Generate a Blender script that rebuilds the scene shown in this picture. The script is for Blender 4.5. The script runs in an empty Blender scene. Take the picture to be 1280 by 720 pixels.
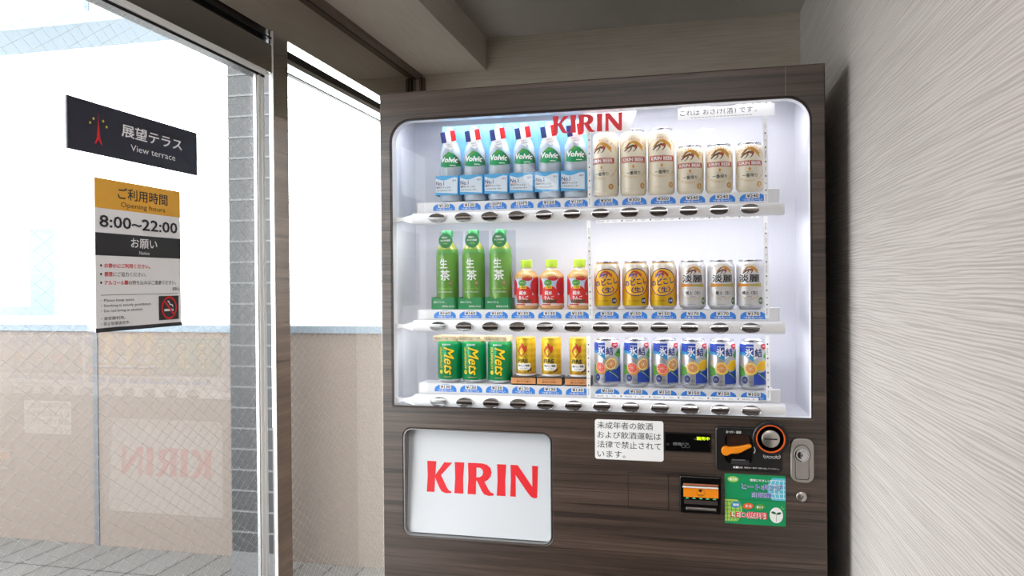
import bpy, bmesh, math, random
from mathutils import Vector, Matrix
random.seed(7)
S = bpy.context.scene
COL = S.collection
PI = math.pi

# ------------------------------------------------------------------ camera, world, lights, exposure
F_PX, YAW, PITCH, ROLL, CAMZ = 951.27, .232015, -.007465, -.0079496, 1.33
fw = Vector((-math.sin(YAW) * math.cos(PITCH), math.cos(YAW) * math.cos(PITCH), math.sin(PITCH)))
rt0 = Vector((math.cos(YAW), math.sin(YAW), 0)); up0 = rt0.cross(fw)
rt = rt0 * math.cos(ROLL) + up0 * math.sin(ROLL); up = -rt0 * math.sin(ROLL) + up0 * math.cos(ROLL)
cam = bpy.data.cameras.new('camera'); camo = bpy.data.objects.new('camera', cam); COL.objects.link(camo)
cam.sensor_width = 36; cam.lens = F_PX / 1280 * 36; cam.clip_start = .02
m = Matrix((rt, up, -fw)).transposed().to_4x4(); m.translation = (0, 0, CAMZ); camo.matrix_world = m
S.camera = camo
S.view_settings.view_transform = 'Standard'; S.view_settings.look = 'None'
S.view_settings.gamma = 1; S.view_settings.use_curve_mapping = False
S.view_settings.exposure = 0.12

SKY = 7.5
LAMP_W = 5
FILL_W = 8.5
DISPLAY_W = 1.15
W = bpy.data.worlds.new('world'); S.world = W; W.use_nodes = True
bg = W.node_tree.nodes['Background']; bg.inputs[0].default_value = (.95, .98, 1, 1); bg.inputs[1].default_value = SKY

def area(name, loc, rot, sx, sy, power, color=(1, 1, 1), portal=False, spread=PI):
    l = bpy.data.lights.new(name, 'AREA'); l.shape = 'RECTANGLE'; l.size = sx; l.size_y = sy; l.energy = power; l.color = color
    l.spread = spread
    if portal: l.cycles.is_portal = True
    o = bpy.data.objects.new(name, l); COL.objects.link(o); o.location = loc; o.rotation_euler = rot
    return o
# daylight portal at the glass front (sampling help only), and the corridor's two downlights
area('daylight_portal', (-1.06, 1.70, .97), (0, -PI / 2, 0), 1.94, 1.86, 1, portal=True)
DOWNLIGHTS = ((-.41, -.20), (.08, -.80))
for lx, ly in DOWNLIGHTS:
    o = area('downlight_glow', (lx, ly, 2.213), (0, 0, 0), .09, .09, LAMP_W, (1, .95, .9)); o.data.shape = 'DISK'
area('added_fill_glow', (-.20, .20, 2.196), (0, 0, 0), .96, .96, FILL_W, (1, .975, .95))  # added fill light overhead, gives the machine's upper wood a sheen

# ------------------------------------------------------------------ pixel ray -> point on a real plane
def ray(px, py): return fw + rt * ((px - 640) / F_PX) - up * ((py - 360) / F_PX)
def PY(px, py, Y):            # -> x, z on plane y = Y
    d = ray(px, py); t = Y / d.y; return d.x * t, d.z * t + CAMZ
def PX(px, py, X=-1.0):       # -> y, z on plane x = X
    d = ray(px, py); t = X / d.x; return d.y * t, d.z * t + CAMZ

# ------------------------------------------------------------------ materials
def srgb(r, g, b):
    f = lambda c: c / 12.92 if c <= .04045 else ((c + .055) / 1.055) ** 2.4
    return (f(r / 255), f(g / 255), f(b / 255), 1)
def mat(name, col, rough=.5, metal=0, emit=None, es=0, spec=.5, coat=0):
    m = bpy.data.materials.new(name); m.use_nodes = True
    p = m.node_tree.nodes['Principled BSDF']
    p.inputs['Base Color'].default_value = col if len(col) == 4 else srgb(*col)
    p.inputs['Roughness'].default_value = rough; p.inputs['Metallic'].default_value = metal
    p.inputs['Specular IOR Level'].default_value = spec
    if coat: p.inputs['Coat Weight'].default_value = coat
    if emit: p.inputs['Emission Color'].default_value = srgb(*emit); p.inputs['Emission Strength'].default_value = es
    return m
def N(m, t, **k):
    n = m.node_tree.nodes.new(t)
    for a, v in k.items(): setattr(n, a, v)
    return n
def L(m, a, b): m.node_tree.links.new(a, b)
def coords(m, scale, rot=(0, 0, 0)):
    tc = N(m, 'ShaderNodeTexCoord'); geo = N(m, 'ShaderNodeNewGeometry'); mp = N(m, 'ShaderNodeMapping')
    mp.inputs['Scale'].default_value = scale; mp.inputs['Rotation'].default_value = rot
    L(m, geo.outputs['Position'], mp.inputs['Vector']); return mp.outputs['Vector']
def ramp(m, fac, stops, interp='LINEAR'):
    r = N(m, 'ShaderNodeValToRGB'); r.color_ramp.interpolation = interp
    e = r.color_ramp.elements
    while len(e) < len(stops): e.new(.5)
    for i, (p, c) in enumerate(stops): e[i].position = p; e[i].color = c if len(c) == 4 else srgb(*c)
    L(m, fac, r.inputs['Fac']); return r.outputs['Color']
def noise(m, vec, scale=1, detail=3, rough=.5, dist=0):
    n = N(m, 'ShaderNodeTexNoise'); n.inputs['Scale'].default_value = scale; n.inputs['Detail'].default_value = detail
    n.inputs['Roughness'].default_value = rough; n.inputs['Distortion'].default_value = dist
    L(m, vec, n.inputs['Vector']); return n.outputs['Fac']
def bump(m, h, strength, dist):
    b = N(m, 'ShaderNodeBump'); b.inputs['Strength'].default_value = strength; b.inputs['Distance'].default_value = dist
    L(m, h, b.inputs['Height']); L(m, b.outputs['Normal'], m.node_tree.nodes['Principled BSDF'].inputs['Normal'])
def setcol(m, c): L(m, c, m.node_tree.nodes['Principled BSDF'].inputs['Base Color'])
def mixc(m, a, b, fac, mode='MIX'):
    n = N(m, 'ShaderNodeMix', data_type='RGBA', blend_type=mode)
    if isinstance(fac, float): n.inputs[0].default_value = fac
    else: L(m, fac, n.inputs[0])
    for s, v in ((6, a), (7, b)):
        if isinstance(v, tuple): n.inputs[s].default_value = v
        else: L(m, v, n.inputs[s])
    return n.outputs[2]

def wallpaper(name, scale, c0, c1, bs, bd):
    m = mat(name, c0, .75, spec=.25)
    f = noise(m, coords(m, scale), 1, 2, .5, .1)
    setcol(m, ramp(m, f, [(.34, c0), (.56, c1)])); bump(m, f, bs, bd); return m
def ribbed(name, c0, c1, period, bs, bd):
    # fine horizontal ribs that wander and fade along their length
    m = mat(name, c0, .75, spec=.25)
    wob = noise(m, coords(m, (3.2, 3.2, 30)), 1, 2, .5); fine = noise(m, coords(m, (3.4, 3.4, 430)), 1, 2, .5)
    geo = N(m, 'ShaderNodeNewGeometry'); sx = N(m, 'ShaderNodeSeparateXYZ'); L(m, geo.outputs['Position'], sx.inputs[0])
    a = N(m, 'ShaderNodeMath', operation='MULTIPLY_ADD'); L(m, wob, a.inputs[0]); a.inputs[1].default_value = .020; L(m, sx.outputs[2], a.inputs[2])
    b = N(m, 'ShaderNodeMath', operation='MULTIPLY'); L(m, a.outputs[0], b.inputs[0]); b.inputs[1].default_value = 2 * PI / period
    c = N(m, 'ShaderNodeMath', operation='SINE'); L(m, b.outputs[0], c.inputs[0])
    d = N(m, 'ShaderNodeMath', operation='MULTIPLY_ADD'); L(m, c.outputs[0], d.inputs[0]); d.inputs[1].default_value = .13; L(m, fine, d.inputs[2])
    setcol(m, ramp(m, d.outputs[0], [(.32, c0), (.62, c1)])); bump(m, d.outputs[0], bs, bd); return m
M_WALLR = ribbed('ribbed wallpaper', (188, 180, 175), (215, 208, 203), .0062, .6, .0020)
M_WALL = wallpaper('wallpaper', (3.4, 3.4, 430), (190, 183, 178), (214, 208, 203), .7, .0018)
M_BACK = wallpaper('back wallpaper', (6, 6, 300), (192, 183, 168), (206, 198, 184), .3, .0015)
M_SOFFIT = wallpaper('soffit paper', (300, 6, 300), (204, 197, 186), (214, 207, 197), .3, .0015)
M_CEIL = mat('ceiling paint', (214, 210, 204), .9, spec=.2)
M_FLOOR = mat('floor tile', (88, 78, 72), .5)
f_ = noise(M_FLOOR, coords(M_FLOOR, (90, 90, 90)), 1, 3); setcol(M_FLOOR, ramp(M_FLOOR, f_, [(.3, (82, 72, 66)), (.7, (96, 86, 80))]))

def woodmat(name):
    m = mat(name, (80, 66, 58), .38, spec=.75)
    v = coords(m, (.8, .8, 42)); big = noise(m, v, 1, 5, .6, .2)
    fine = noise(m, coords(m, (7, 7, 520)), 1, 3, .6)
    crack = noise(m, coords(m, (.55, .55, 48)), 1, 1.5, .4, .25)
    c = ramp(m, big, [(.30, (60, 47, 40)), (.5, (82, 67, 58)), (.68, (104, 87, 77))])
    c = mixc(m, c, ramp(m, fine, [(.3, (170, 162, 158)), (.7, (255, 252, 250))]), .8, 'MULTIPLY')
    c = mixc(m, c, ramp(m, crack, [(.465, (255, 255, 255)), (.485, (120, 108, 102)), (.505, (255, 255, 255))]), .9, 'MULTIPLY')
    setcol(m, c); bump(m, fine, .12, .001); return m
M_WOOD = woodmat('dark wood laminate')

def glassmat(name, tint, refl, ior=1.45):
    m = bpy.data.materials.new(name); m.use_nodes = True; nt = m.node_tree; nt.nodes.clear()
    o = N(m, 'ShaderNodeOutputMaterial'); t = N(m, 'ShaderNodeBsdfTransparent'); g = N(m, 'ShaderNodeBsdfGlossy')
    t.inputs[0].default_value = tint; g.inputs['Roughness'].default_value = 0.0
    fr = N(m, 'ShaderNodeFresnel'); fr.inputs['IOR'].default_value = ior
    mu = N(m, 'ShaderNodeMath', operation='MULTIPLY'); mu.inputs[1].default_value = refl
    mx = N(m, 'ShaderNodeMixShader'); L(m, fr.outputs[0], mu.inputs[0]); L(m, mu.outputs[0], mx.inputs[0])
    L(m, t.outputs[0], mx.inputs[1]); L(m, g.outputs[0], mx.inputs[2]); L(m, mx.outputs[0], o.inputs[0])
    return m
M_GLASS = glassmat('door glass', (.98, .985, .98, 1), .15)
M_DGLASS = glassmat('display glass', (.99, .99, .99, 1), .35)
M_FILM = glassmat('clear film', (.93, .96, .985, 1), .9)
M_MIRROR = mat('polished steel', (.50, .47, .44, 1), .03, 1)
M_ALU = mat('satin aluminium', (205, 206, 206), .28, 1)
M_ALUW = mat('bright aluminium', (242, 243, 242), .4, 0)
M_DARKM = mat('dark bronze', (34, 31, 29), .35, .4)
M_TRIM = mat('brown trim', (112, 99, 88), .5)
M_WIRE = mat('wire', (176, 180, 178), .4, .6)
M_WHITE = mat('white plastic', (244, 245, 248), .32)
M_LINER = mat('white liner', (231, 232, 240), .5)
f_ = N(M_LINER, 'ShaderNodeTexWave'); f_.inputs['Scale'].default_value = 60; f_.bands_direction = 'X'
L(M_LINER, coords(M_LINER, (1, 1, 1)), f_.inputs['Vector']); bump(M_LINER, f_.outputs['Fac'], .08, .001)
M_PAPER = mat('white paper', (246, 246, 246), .6)
M_TAPE = mat('thin translucent paper', (250, 250, 250), .6)
tr_ = N(M_TAPE, 'ShaderNodeBsdfTranslucent'); tr_.inputs[0].default_value = (1, 1, 1, 1); mx_ = N(M_TAPE, 'ShaderNodeMixShader'); mx_.inputs[0].default_value = .22
o_ = M_TAPE.node_tree.nodes['Material Output']; L(M_TAPE, M_TAPE.node_tree.nodes['Principled BSDF'].outputs[0], mx_.inputs[1]); L(M_TAPE, tr_.outputs[0], mx_.inputs[2]); L(M_TAPE, mx_.outputs[0], o_.inputs[0])
M_CARDW = mat('white card', (236, 238, 242), .55)
M_CHROME = mat('chrome', (200, 200, 202), .1, 1)
M_STEEL = mat('brushed steel', (186, 182, 176), .33, 1)
M_SILVER = mat('can silver', (205, 207, 212), .25, .85)
M_BLACK = mat('black plastic', (22, 21, 22), .35)
M_GLOSSB = mat('gloss black', (12, 12, 13), .12)
M_INK = mat('black ink', (30, 29, 30), .6)
M_GREY = mat('grey ink', (120, 120, 124), .6)
M_LGREY = mat('light grey ink', (178, 180, 186), .6)
M_RED = mat('red ink', (226, 24, 36), .5)
M_REDD = mat('brick red ink', (186, 74, 52), .5)
M_ORANGE = mat('orange plastic', (250, 146, 16), .4)
M_ORING = mat('orange ring', (235, 98, 30), .4)
M_AMBER = mat('amber ink', (226, 150, 44), .55)
M_BLUE = mat('sky blue ink', (58, 142, 238), .5)
M_NAVY = mat('navy ink', (34, 50, 120), .5)
M_ROYAL = mat('royal blue ink', (28, 70, 178), .45)
M_CYAN = mat('cyan ink', (40, 150, 205), .45)
M_GREEN = mat('green ink', (0, 152, 92), .5)
M_LEAF = mat('leaf green ink', (88, 160, 60), .5)
M_LIME = mat('lime ink', (178, 220, 96), .5)
M_YEL = mat('yellow ink', (255, 216, 30), .5)
M_GOLD = mat('gold ink', (212, 156, 62), .4, .2)
M_GOLDP = mat('pale gold ink', (220, 188, 128), .45)
M_BROWN = mat('brown ink', (108, 70, 44), .5)
M_DGREEN = mat('dark green ink', (24, 104, 60), .5)
M_SIGN = mat('sign navy', (44, 44, 58), .45)
M_SIGNB = mat('sign black', (38, 36, 42), .45)
M_SIGNW = mat('sign white', (253, 253, 255), .5)
M_SIGNA = mat('sign amber', (248, 184, 58), .5)
M_PINKW = mat('pale pink ink', (240, 214, 205), .5)

# ------------------------------------------------------------------ object helpers
WLOC = {}
def tag(o, label=None, cat=None, group=None, kind=None):
    if label: o['label'] = label
    if cat: o['category'] = cat
    if group: o['group'] = group
    if kind: o['kind'] = kind
    return o
def empty(name, loc, label=None, cat=None, group=None, kind=None):
    o = bpy.data.objects.new(name, None); COL.objects.link(o); o.location = loc; o.empty_display_size = .05
    WLOC[o] = Vector(loc); return tag(o, label, cat, group, kind)
def link(name, me, parent=None, label=None):
    o = bpy.data.objects.new(name, me); COL.objects.link(o)
    if parent is not None:
        o.parent = parent; w = WLOC[parent]; me.transform(Matrix.Translation(-w)); WLOC[o] = w
    else: WLOC[o] = Vector((0, 0, 0))
    if label: o['label'] = label
    return o
def rebase(o, base):
    base = Vector(base); o.data.transform(Matrix.Translation(-base)); o.location = base; WLOC[o] = base; return o
def obj(name, bm, mats, parent=None, smooth=False, label=None):
    me = bpy.data.meshes.new(name); bmesh.ops.recalc_face_normals(bm, faces=bm.faces); bm.to_mesh(me); bm.free()
    for mm in (mats if isinstance(mats, (list, tuple)) else [mats]): me.materials.append(mm)
    if smooth:
        for p in me.polygons: p.use_smooth = True
        try: me.set_sharp_from_angle(angle=math.radians(38))
        except Exception: pass
    return link(name, me, parent, label)
def box(bm, x0, y0, z0, x1, y1, z1, mi=0, bev=0):
    vs = [bm.verts.new(p) for p in ((x0, y0, z0), (x1, y0, z0), (x1, y1, z0), (x0, y1, z0), (x0, y0, z1), (x1, y0, z1), (x1, y1, z1), (x0, y1, z1))]
    fs = [bm.faces.new([vs[i] for i in q]) for q in ((0, 3, 2, 1), (4, 5, 6, 7), (0, 1, 5, 4), (1, 2, 6, 5), (2, 3, 7, 6), (3, 0, 4, 7))]
    for f in fs: f.material_index = mi
    if bev:
        es = list({e for f in fs for e in f.edges})
        r = bmesh.ops.bevel(bm, geom=es, offset=bev, segments=2, affect='EDGES', profile=.5)
        for f in r['faces']: f.material_index = mi
def boxo(name, x0, y0, z0, x1, y1, z1, m, parent=None, bev=0, label=None):
    bm = bmesh.new(); box(bm, x0, y0, z0, x1, y1, z1, 0, bev); return obj(name, bm, m, parent, smooth=bool(bev), label=label)
def lathe(bm, prof, cx=0, cy=0, z0=0, seg=40, mi=0, mis=None, sx=1, sy=1):
    rings = []
    for r, z in prof:
        if r < 1e-6: rings.append([bm.verts.new((cx, cy, z0 + z))])
        else: rings.append([bm.verts.new((cx + sx * r * math.cos(2 * PI * k / seg), cy + sy * r * math.sin(2 * PI * k / seg), z0 + z)) for k in range(seg)])
    for i in range(len(rings) - 1):
        a, b = rings[i], rings[i + 1]
        for k in range(seg):
            k2 = (k + 1) % seg
            if len(a) == 1 and len(b) == 1: continue
            if len(a) == 1: f = bm.faces.new((a[0], b[k2], b[k]))
            elif len(b) == 1: f = bm.faces.new((a[k], a[k2], b[0]))
            else: f = bm.faces.new((a[k], a[k2], b[k2], b[k]))
            f.material_index = mis[i] if mis else mi
def rrect(x0, z0, x1, z1, r, n=8, which=(1, 1, 1, 1)):
    # corners: bl, br, tr, tl
    out = []
    for (cx, cz, a0, w, px, pz) in ((x0 + r, z0 + r, PI, which[0], x0, z0), (x1 - r, z0 + r, 1.5 * PI, which[1], x1, z0),
                                    (x1 - r, z1 - r, 0, which[2], x1, z1), (x0 + r, z1 - r, .5 * PI, which[3], x0, z1)):
        if w and r > 0: out += [(cx + r * math.cos(a0 + .5 * PI * i / n), cz + r * math.sin(a0 + .5 * PI * i / n)) for i in range(n + 1)]
        else: out.append((px, pz))
    return out
def ellp(cx, cz, rx, rz, n=40, rot=0):
    o = []
    for i in range(n):
        a = 2 * PI * i / n; x, z = rx * math.cos(a), rz * math.sin(a)
        o.append((cx + x * math.cos(rot) - z * math.sin(rot), cz + x * math.sin(rot) + z * math.cos(rot)))
    return o
def curve_mesh(loops, extrude=0, bev=0):
    c = bpy.data.curves.new('tmp', 'CURVE'); c.dimensions = '2D'; c.fill_mode = 'BOTH' if extrude else 'FRONT'; c.extrude = max(0, extrude - bev)
    c.bevel_depth = bev; c.bevel_resolution = 1; c.offset = -bev
    for lp in loops:
        s = c.splines.new('POLY'); s.points.add(len(lp) - 1); s.use_cyclic_u = True
        for p, q in zip(s.points, lp): p.co = (q[0], q[1], 0, 1)
    o = bpy.data.objects.new('tmp', c); COL.objects.link(o)
    dg = bpy.context.evaluated_depsgraph_get(); me = bpy.data.meshes.new_from_object(o.evaluated_get(dg))
    bpy.data.objects.remove(o); bpy.data.curves.remove(c); me.materials.clear(); return me
def extr(name, loops, y0, y1, m, parent=None, bev=0, label=None):
    """outline(s) in x,z extruded from y0 (front) to y1"""
    me = curve_mesh(loops, (y1 - y0) / 2, bev); yc = (y0 + y1) / 2
    for v in me.vertices: x, y, z = v.co; v.co = (x, yc - z, y)
    me.materials.append(m); me.name = name
    return link(name, me, parent, label)
_tc = {}
def text_mesh(body, shear=0, sp=1.0):
    k = (body, shear, sp)
    if k in _tc: return _tc[k]
    c = bpy.data.curves.new('tmp', 'FONT'); c.body = body; c.size = 1; c.shear = shear; c.resolution_u = 2; c.space_character = sp
    c.fill_mode = 'FRONT'
    o = bpy.data.objects.new('tmp', c); COL.objects.link(o)
    dg = bpy.context.evaluated_depsgraph_get(); me = bpy.data.meshes.new_from_object(o.evaluated_get(dg))
    bpy.data.objects.remove(o); bpy.data.curves.remove(c)
    vs = [(v.co.x, v.co.y) for v in me.vertices]; fs = [tuple(p.vertices) for p in me.polygons]; bpy.data.meshes.remove(me)
    x0 = min(v[0] for v in vs); x1 = max(v[0] for v in vs); y0 = min(v[1] for v in vs); y1 = max(v[1] for v in vs)
    vs = [(v[0] - (x0 + x1) / 2, v[1] - (y0 + y1) / 2) for v in vs]
    _tc[k] = (vs, fs, x1 - x0, y1 - y0); return _tc[k]

class Art:
    """printed artwork laid out in s (across), t (up), in layers; wrapped on a cylinder or laid flat"""
    def __init__(s, cut=None): s.bm = bmesh.new(); s.mats = []; s.cut = cut
    def mi(s, m):
        if m not in s.mats: s.mats.append(m)
        return s.mats.index(m)
    def poly(s, pts, m, l=0):
        f = s.bm.faces.new([s.bm.verts.new((p[0], p[1], l)) for p in pts]); f.material_index = s.mi(m); return s
    def rect(s, x0, z0, x1, z1, m, l=0): return s.poly([(x0, z0), (x1, z0), (x1, z1), (x0, z1)], m, l)
    def rr(s, x0, z0, x1, z1, r, m, l=0): return s.poly(rrect(x0, z0, x1, z1, r, 5), m, l)
    def ell(s, cx, cz, rx, rz, m, l=0, rot=0, n=28): return s.poly(ellp(cx, cz, rx, rz, n, rot), m, l)
    def ring(s, cx, cz, rx, rz, w, m, l=0, a0=0, a1=2 * PI, n=40):
        i = s.mi(m); pr = None
        for k in range(n + 1):
            a = a0 + (a1 - a0) * k / n
            q = [s.bm.verts.new((cx + (rx - d) * math.cos(a), cz + (rz - d) * math.sin(a), l)) for d in (0, w)]
            if pr: f = s.bm.faces.new((pr[0], q[0], q[1], pr[1])); f.material_index = i
            pr = q
        return s
    def stroke(s, pts, w, m, l=0, w2=None):
        i = s.mi(m); n = len(pts); pr = None
        for k, p in enumerate(pts):
            a = pts[max(0, k - 1)]; b = pts[min(n - 1, k + 1)]; dx, dz = b[0] - a[0], b[1] - a[1]; d = math.hypot(dx, dz) or 1
            ww = (w + ((w2 if w2 is not None else w) - w) * k / max(1, n - 1)) / 2
            q = [s.bm.verts.new((p[0] - dz / d * ww, p[1] + dx / d * ww, l)), s.bm.verts.new((p[0] + dz / d * ww, p[1] - dx / d * ww, l))]
            if pr: f = s.bm.faces.new((pr[0], q[0], q[1], pr[1])); f.material_index = i
            pr = q
        return s
    def text(s, body, x, z, h, m, l=0, w=None, al='C', rot=0, bold=0, shear=0, sp=1.0):
        vs, fs, tw, th = text_mesh(body, shear, sp); k = h / (th + 2 * bold); kx = (w / (tw + 2 * bold)) if w else k
        if al == 'L': x = x + tw * kx / 2
        if al == 'R': x = x - tw * kx / 2
        c, sn = math.cos(rot), math.sin(rot); i = s.mi(m)
        # heavier weights: the same glyphs printed again a hair's breadth apart
        nd = 1 if not bold else (4 if bold < .05 else 10)
        for q_ in range(nd):
            ox, oz = (0, 0) if nd == 1 else (bold * math.cos(2 * PI * (q_ + .5) / nd), bold * math.sin(2 * PI * (q_ + .5) / nd))
            nv = [s.bm.verts.new((x + (a + ox) * kx * c - (b + oz) * k * sn, z + (a + ox) * kx * sn + (b + oz) * k * c, l + q_ * .08)) for a, b in vs]
            for f in fs:
                try: s.bm.faces.new([nv[j] for j in f]).material_index = i
                except ValueError: pass
        return s
    def arc_text(s, body, cx, cz, R, h, m, l=0, a_mid=PI / 2, step=None, bold=0):
        n = len(body); step = step or h * 1.0 / R; sg = -1 if math.sin(a_mid) > 0 else 1
        for k, ch in enumerate(body):
            if ch == ' ': continue
            a = a_mid + sg * (k - (n - 1) / 2) * step
            s.text(ch, cx + R * math.cos(a), cz + R * math.sin(a), h, m, l, rot=(a - PI / 2) if sg < 0 else (a + PI / 2), bold=bold)
        return s
    def loops(s, loops, m, l=0, ox=0, oz=0, kx=1, kz=1):
        me = curve_mesh(loops); i = s.mi(m); nv = [s.bm.verts.new((ox + v.co.x * kx, oz + v.co.y * kz, l)) for v in me.vertices]
        for p in me.polygons: s.bm.faces.new([nv[j] for j in p.vertices]).material_index = i
        bpy.data.meshes.remove(me); return s
    def _done(s, name, parent, fn, label=None):
        for v in s.bm.verts: v.co = fn(v.co.x, v.co.y, v.co.z)
        me = bpy.data.meshes.new(name); s.bm.to_mesh(me); s.bm.free()
        for mm in s.mats: me.materials.append(mm)
        return link(name, me, parent, label)
    def flat(s, name, parent, y, ox=0, oz=0, label=None, e=.0002):
        return s._done(name, parent, lambda a, b, c: Vector((ox + a, y - .0003 - c * e, oz + b)), label)
    def side(s, name, parent, x, oy=0, oz=0, label=None, e=.0003):   # faces +x, reads along +y
        return s._done(name, parent, lambda a, b, c: Vector((x + .0004 + c * e, oy + a, oz + b)), label)
    def cyl(s, name, parent, R, cx, cy, z0, rot=0, label=None, step=.0028, e=.00010, taper=None):
        lim = PI * R * .92; x = -lim
        while x <= lim:
            g = list(s.bm.verts) + list(s.bm.edges) + list(s.bm.faces)
            bmesh.ops.bisect_plane(s.bm, geom=g, plane_co=(x, 0, 0), plane_no=(1, 0, 0)); x += step
        def fn(a, b, c):
            rr = (taper(b) if taper else R) + .00025 + c * e; t = a / R + rot
            return Vector((cx + rr * math.sin(t), cy - rr * math.cos(t), z0 + b))
        return s._done(name, parent, fn, label)

# flared roman capitals of the red wordmark
KIRIN = [
    (0, [[(0, 129), (40, 129), (37, 72), (75, 126), (110, 126), (62, 72), (88, 22), (96, 11), (108, 6), (108, 0), (84, -2), (66, 4), (56, 18), (36, 60), (34, 0), (0, 0), (3, 64)]]),
    (121, [[(0, 129), (41, 129), (37, 64), (39, 0), (0, 0), (3, 64)]]),
    (178, [[(0, 129), (60, 129), (82, 124), (97, 112), (102, 94), (98, 76), (86, 62), (72, 54), (90, 22), (98, 12), (112, 8), (112, 0), (90, -3), (72, 2), (62, 14), (40, 56), (36, 56), (36, 0), (0, 0), (3, 64)],
           [(37, 111), (54, 110), (63, 103), (66, 92), (62, 79), (52, 72), (37, 70)]]),
    (303, [[(0, 129), (39, 129), (35, 64), (37, 0), (0, 0), (3, 64)]]),
    (360, [[(0, 129), (30, 129), (92, 44), (90, 129), (115, 129), (112, 0), (100, -2), (86, 4), (72, 20), (22, 88), (23, 0), (0, 0), (2, 64)]]),
]
def wordmark(a, x0, z0, w, h, m, l=0):
    kx, kz = w / 475, h / 129
    for ox, lp in KIRIN: a.loops([[(p[0] + ox, p[1]) for p in q] for q in lp], m, l, x0, z0, kx, kz)

def copy_thing(root, loc, rotz=0, label=None):
    r = root.copy(); COL.objects.link(r); r.location = loc; r.rotation_euler = (0, 0, rotz)
    if label: r['label'] = label
    for ch in list(root.children):
        c = ch.copy(); COL.objects.link(c); c.parent = r
        for g in list(ch.children):
            d = g.copy(); COL.objects.link(d); d.parent = c
    return r
def struct(o): o['kind'] = 'structure'; return o

# ================================================================== THE ROOM
XG, XR, YB, YF = -1.0, .357, 2.70, -2.2       # glass front, right wall, back wall, wall behind the camera
ZC, ZS, ZT = 2.224, 2.107, 1.950              # ceiling, soffit, top of the glass front
XB = -.727                                    # side of the soffit
struct(boxo('floor', -1.05, YF, -.05, XR + .1, YB + .1, 0, M_FLOOR))
struct(boxo('ceiling', -1.05, YF, ZC, XR + .1, YB + .1, ZC + .06, M_CEIL))
struct(boxo('wall_right', XR, YF, 0, XR + .1, YB + .1, ZC, M_WALLR))
struct(boxo('wall_back', -1.05, YB, 0, XR, YB + .1, ZC, M_BACK))
bm = bmesh.new(); box(bm, -1.05, YF - .1, 1.12, XR, YF, ZC, 0); box(bm, -1.05, YF - .1, 0, XR, YF + .012, 1.12, 1)
struct(obj('wall_front', bm, [M_WALL, M_WOOD]))
struct(boxo('ceiling_beam', -1.05, YF, ZS, XB, YB, ZC, M_SOFFIT))
bm = bmesh.new(); box(bm, -1.08, YF, 1.12, -.99, .80, ZT, 0); box(bm, -1.08, YF, 0, -.978, .80, 1.12, 1)
struct(obj('wall_left', bm, [M_WALL, M_WOOD]))
struct(boxo('wall_left.001', -1.12, 2.635, 0, -1.031, YB, ZT, M_BACK))
# ceiling channel of the glass front and its jamb on the back wall
bm = bmesh.new(); box(bm, -1.003, YF, ZS - .013, -.974, YB, ZS, 0); box(bm, -1.006, YF, ZS - .016, -.999, YB, ZS, 1)
o = obj('trim_1', bm, [M_TRIM, M_DARKM]); struct(o)
bm = bmesh.new(); box(bm, -.985, YB - .012, 0, -.962, YB, ZS - .013, 0); box(bm, -.976, YB - .0135, 0, -.972, YB - .011, ZS - .013, 1)
struct(obj('trim_2', bm, [M_TRIM, M_DARKM]))
# transom of dark polished panel above the glass
struct(boxo('trim_3', XG - .02, -.75, ZT, XG, YB, ZS - .013, M_MIRROR))

def wires(x, y0, y1, z0, z1, parent):
    bm = bmesh.new(); k = .72; dz = .0262; h = .00022
    for sg in (1, -1):
        c = z0 - (k * (y1 - y0))
        while c < z1 + k * (y1 - y0):
            # z = c + sg*k*(y-y0)
            pts = []
            ya, yb = y0, y1
            za, zb = c, c + sg * k * (y1 - y0)
            t0, t1 = 0., 1.; d = zb - za
            for lim, s_ in ((z0, 1), (z1, -1)):
                fa, fb = s_ * (za - lim), s_ * (zb - lim)
                if fa < 0 and fb < 0: t0, t1 = 1, 0; break
                if fa < 0: t0 = max(t0, fa / (fa - fb))
                elif fb < 0: t1 = min(t1, fa / (fa - fb))
            if t1 - t0 > .01:
                A = Vector((x, y0 + t0 * (y1 - y0), za + t0 * d)); B = Vector((x, y0 + t1 * (y1 - y0), za + t1 * d))
                dr = (B - A).normalized(); n1 = Vector((h, 0, 0)); n2 = dr.cross(Vector((1, 0, 0))) * h
                a = [bm.verts.new(A + q) for q in (n1, n2, -n1, -n2)]; b = [bm.verts.new(B + q) for q in (n1, n2, -n1, -n2)]
                for i in range(4): bm.faces.new((a[i], a[(i + 1) % 4], b[(i + 1) % 4], b[i]))
            c += dz
    obj('wire_mesh', bm, M_WIRE, parent)

# sliding glass door leaf
d = empty('door_1', (XG, 1.0, 0), kind='structure')
boxo('glass_pane', XG - .006, .845, .03, XG, 1.618, 1.828, M_GLASS, d)
wires(XG - .003, .845, 1.618, .03, 1.826, d)
bm = bmesh.new(); box(bm, XG - .022, .805, 1.826, XG + .004, 1.648, 1.832, 1); box(bm, XG - .025, .805, 1.832, XG + .008, 1.648, 1.846, 0, .002)
obj('top_rail', bm, [M_ALUW, M_DARKM], d, True)
bm = bmesh.new(); box(bm, XG - .006, 1.614, .02, XG + .001, 1.618, 1.832, 1); box(bm, XG - .008, 1.619, .02, XG + .004, 1.634, 1.832, 0, .002); box(bm, XG - .008, 1.637, .02, XG + .003, 1.649, 1.832, 0, .002)
obj('stile', bm, [M_ALUW, M_ALU], d, True)
boxo('stile', XG - .03, .805, .02, XG + .006, .845, 1.846, M_ALUW, d)
boxo('bottom_rail', XG - .025, .845, .01, XG + .006, 1.617, .06, M_ALUW, d)
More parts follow.
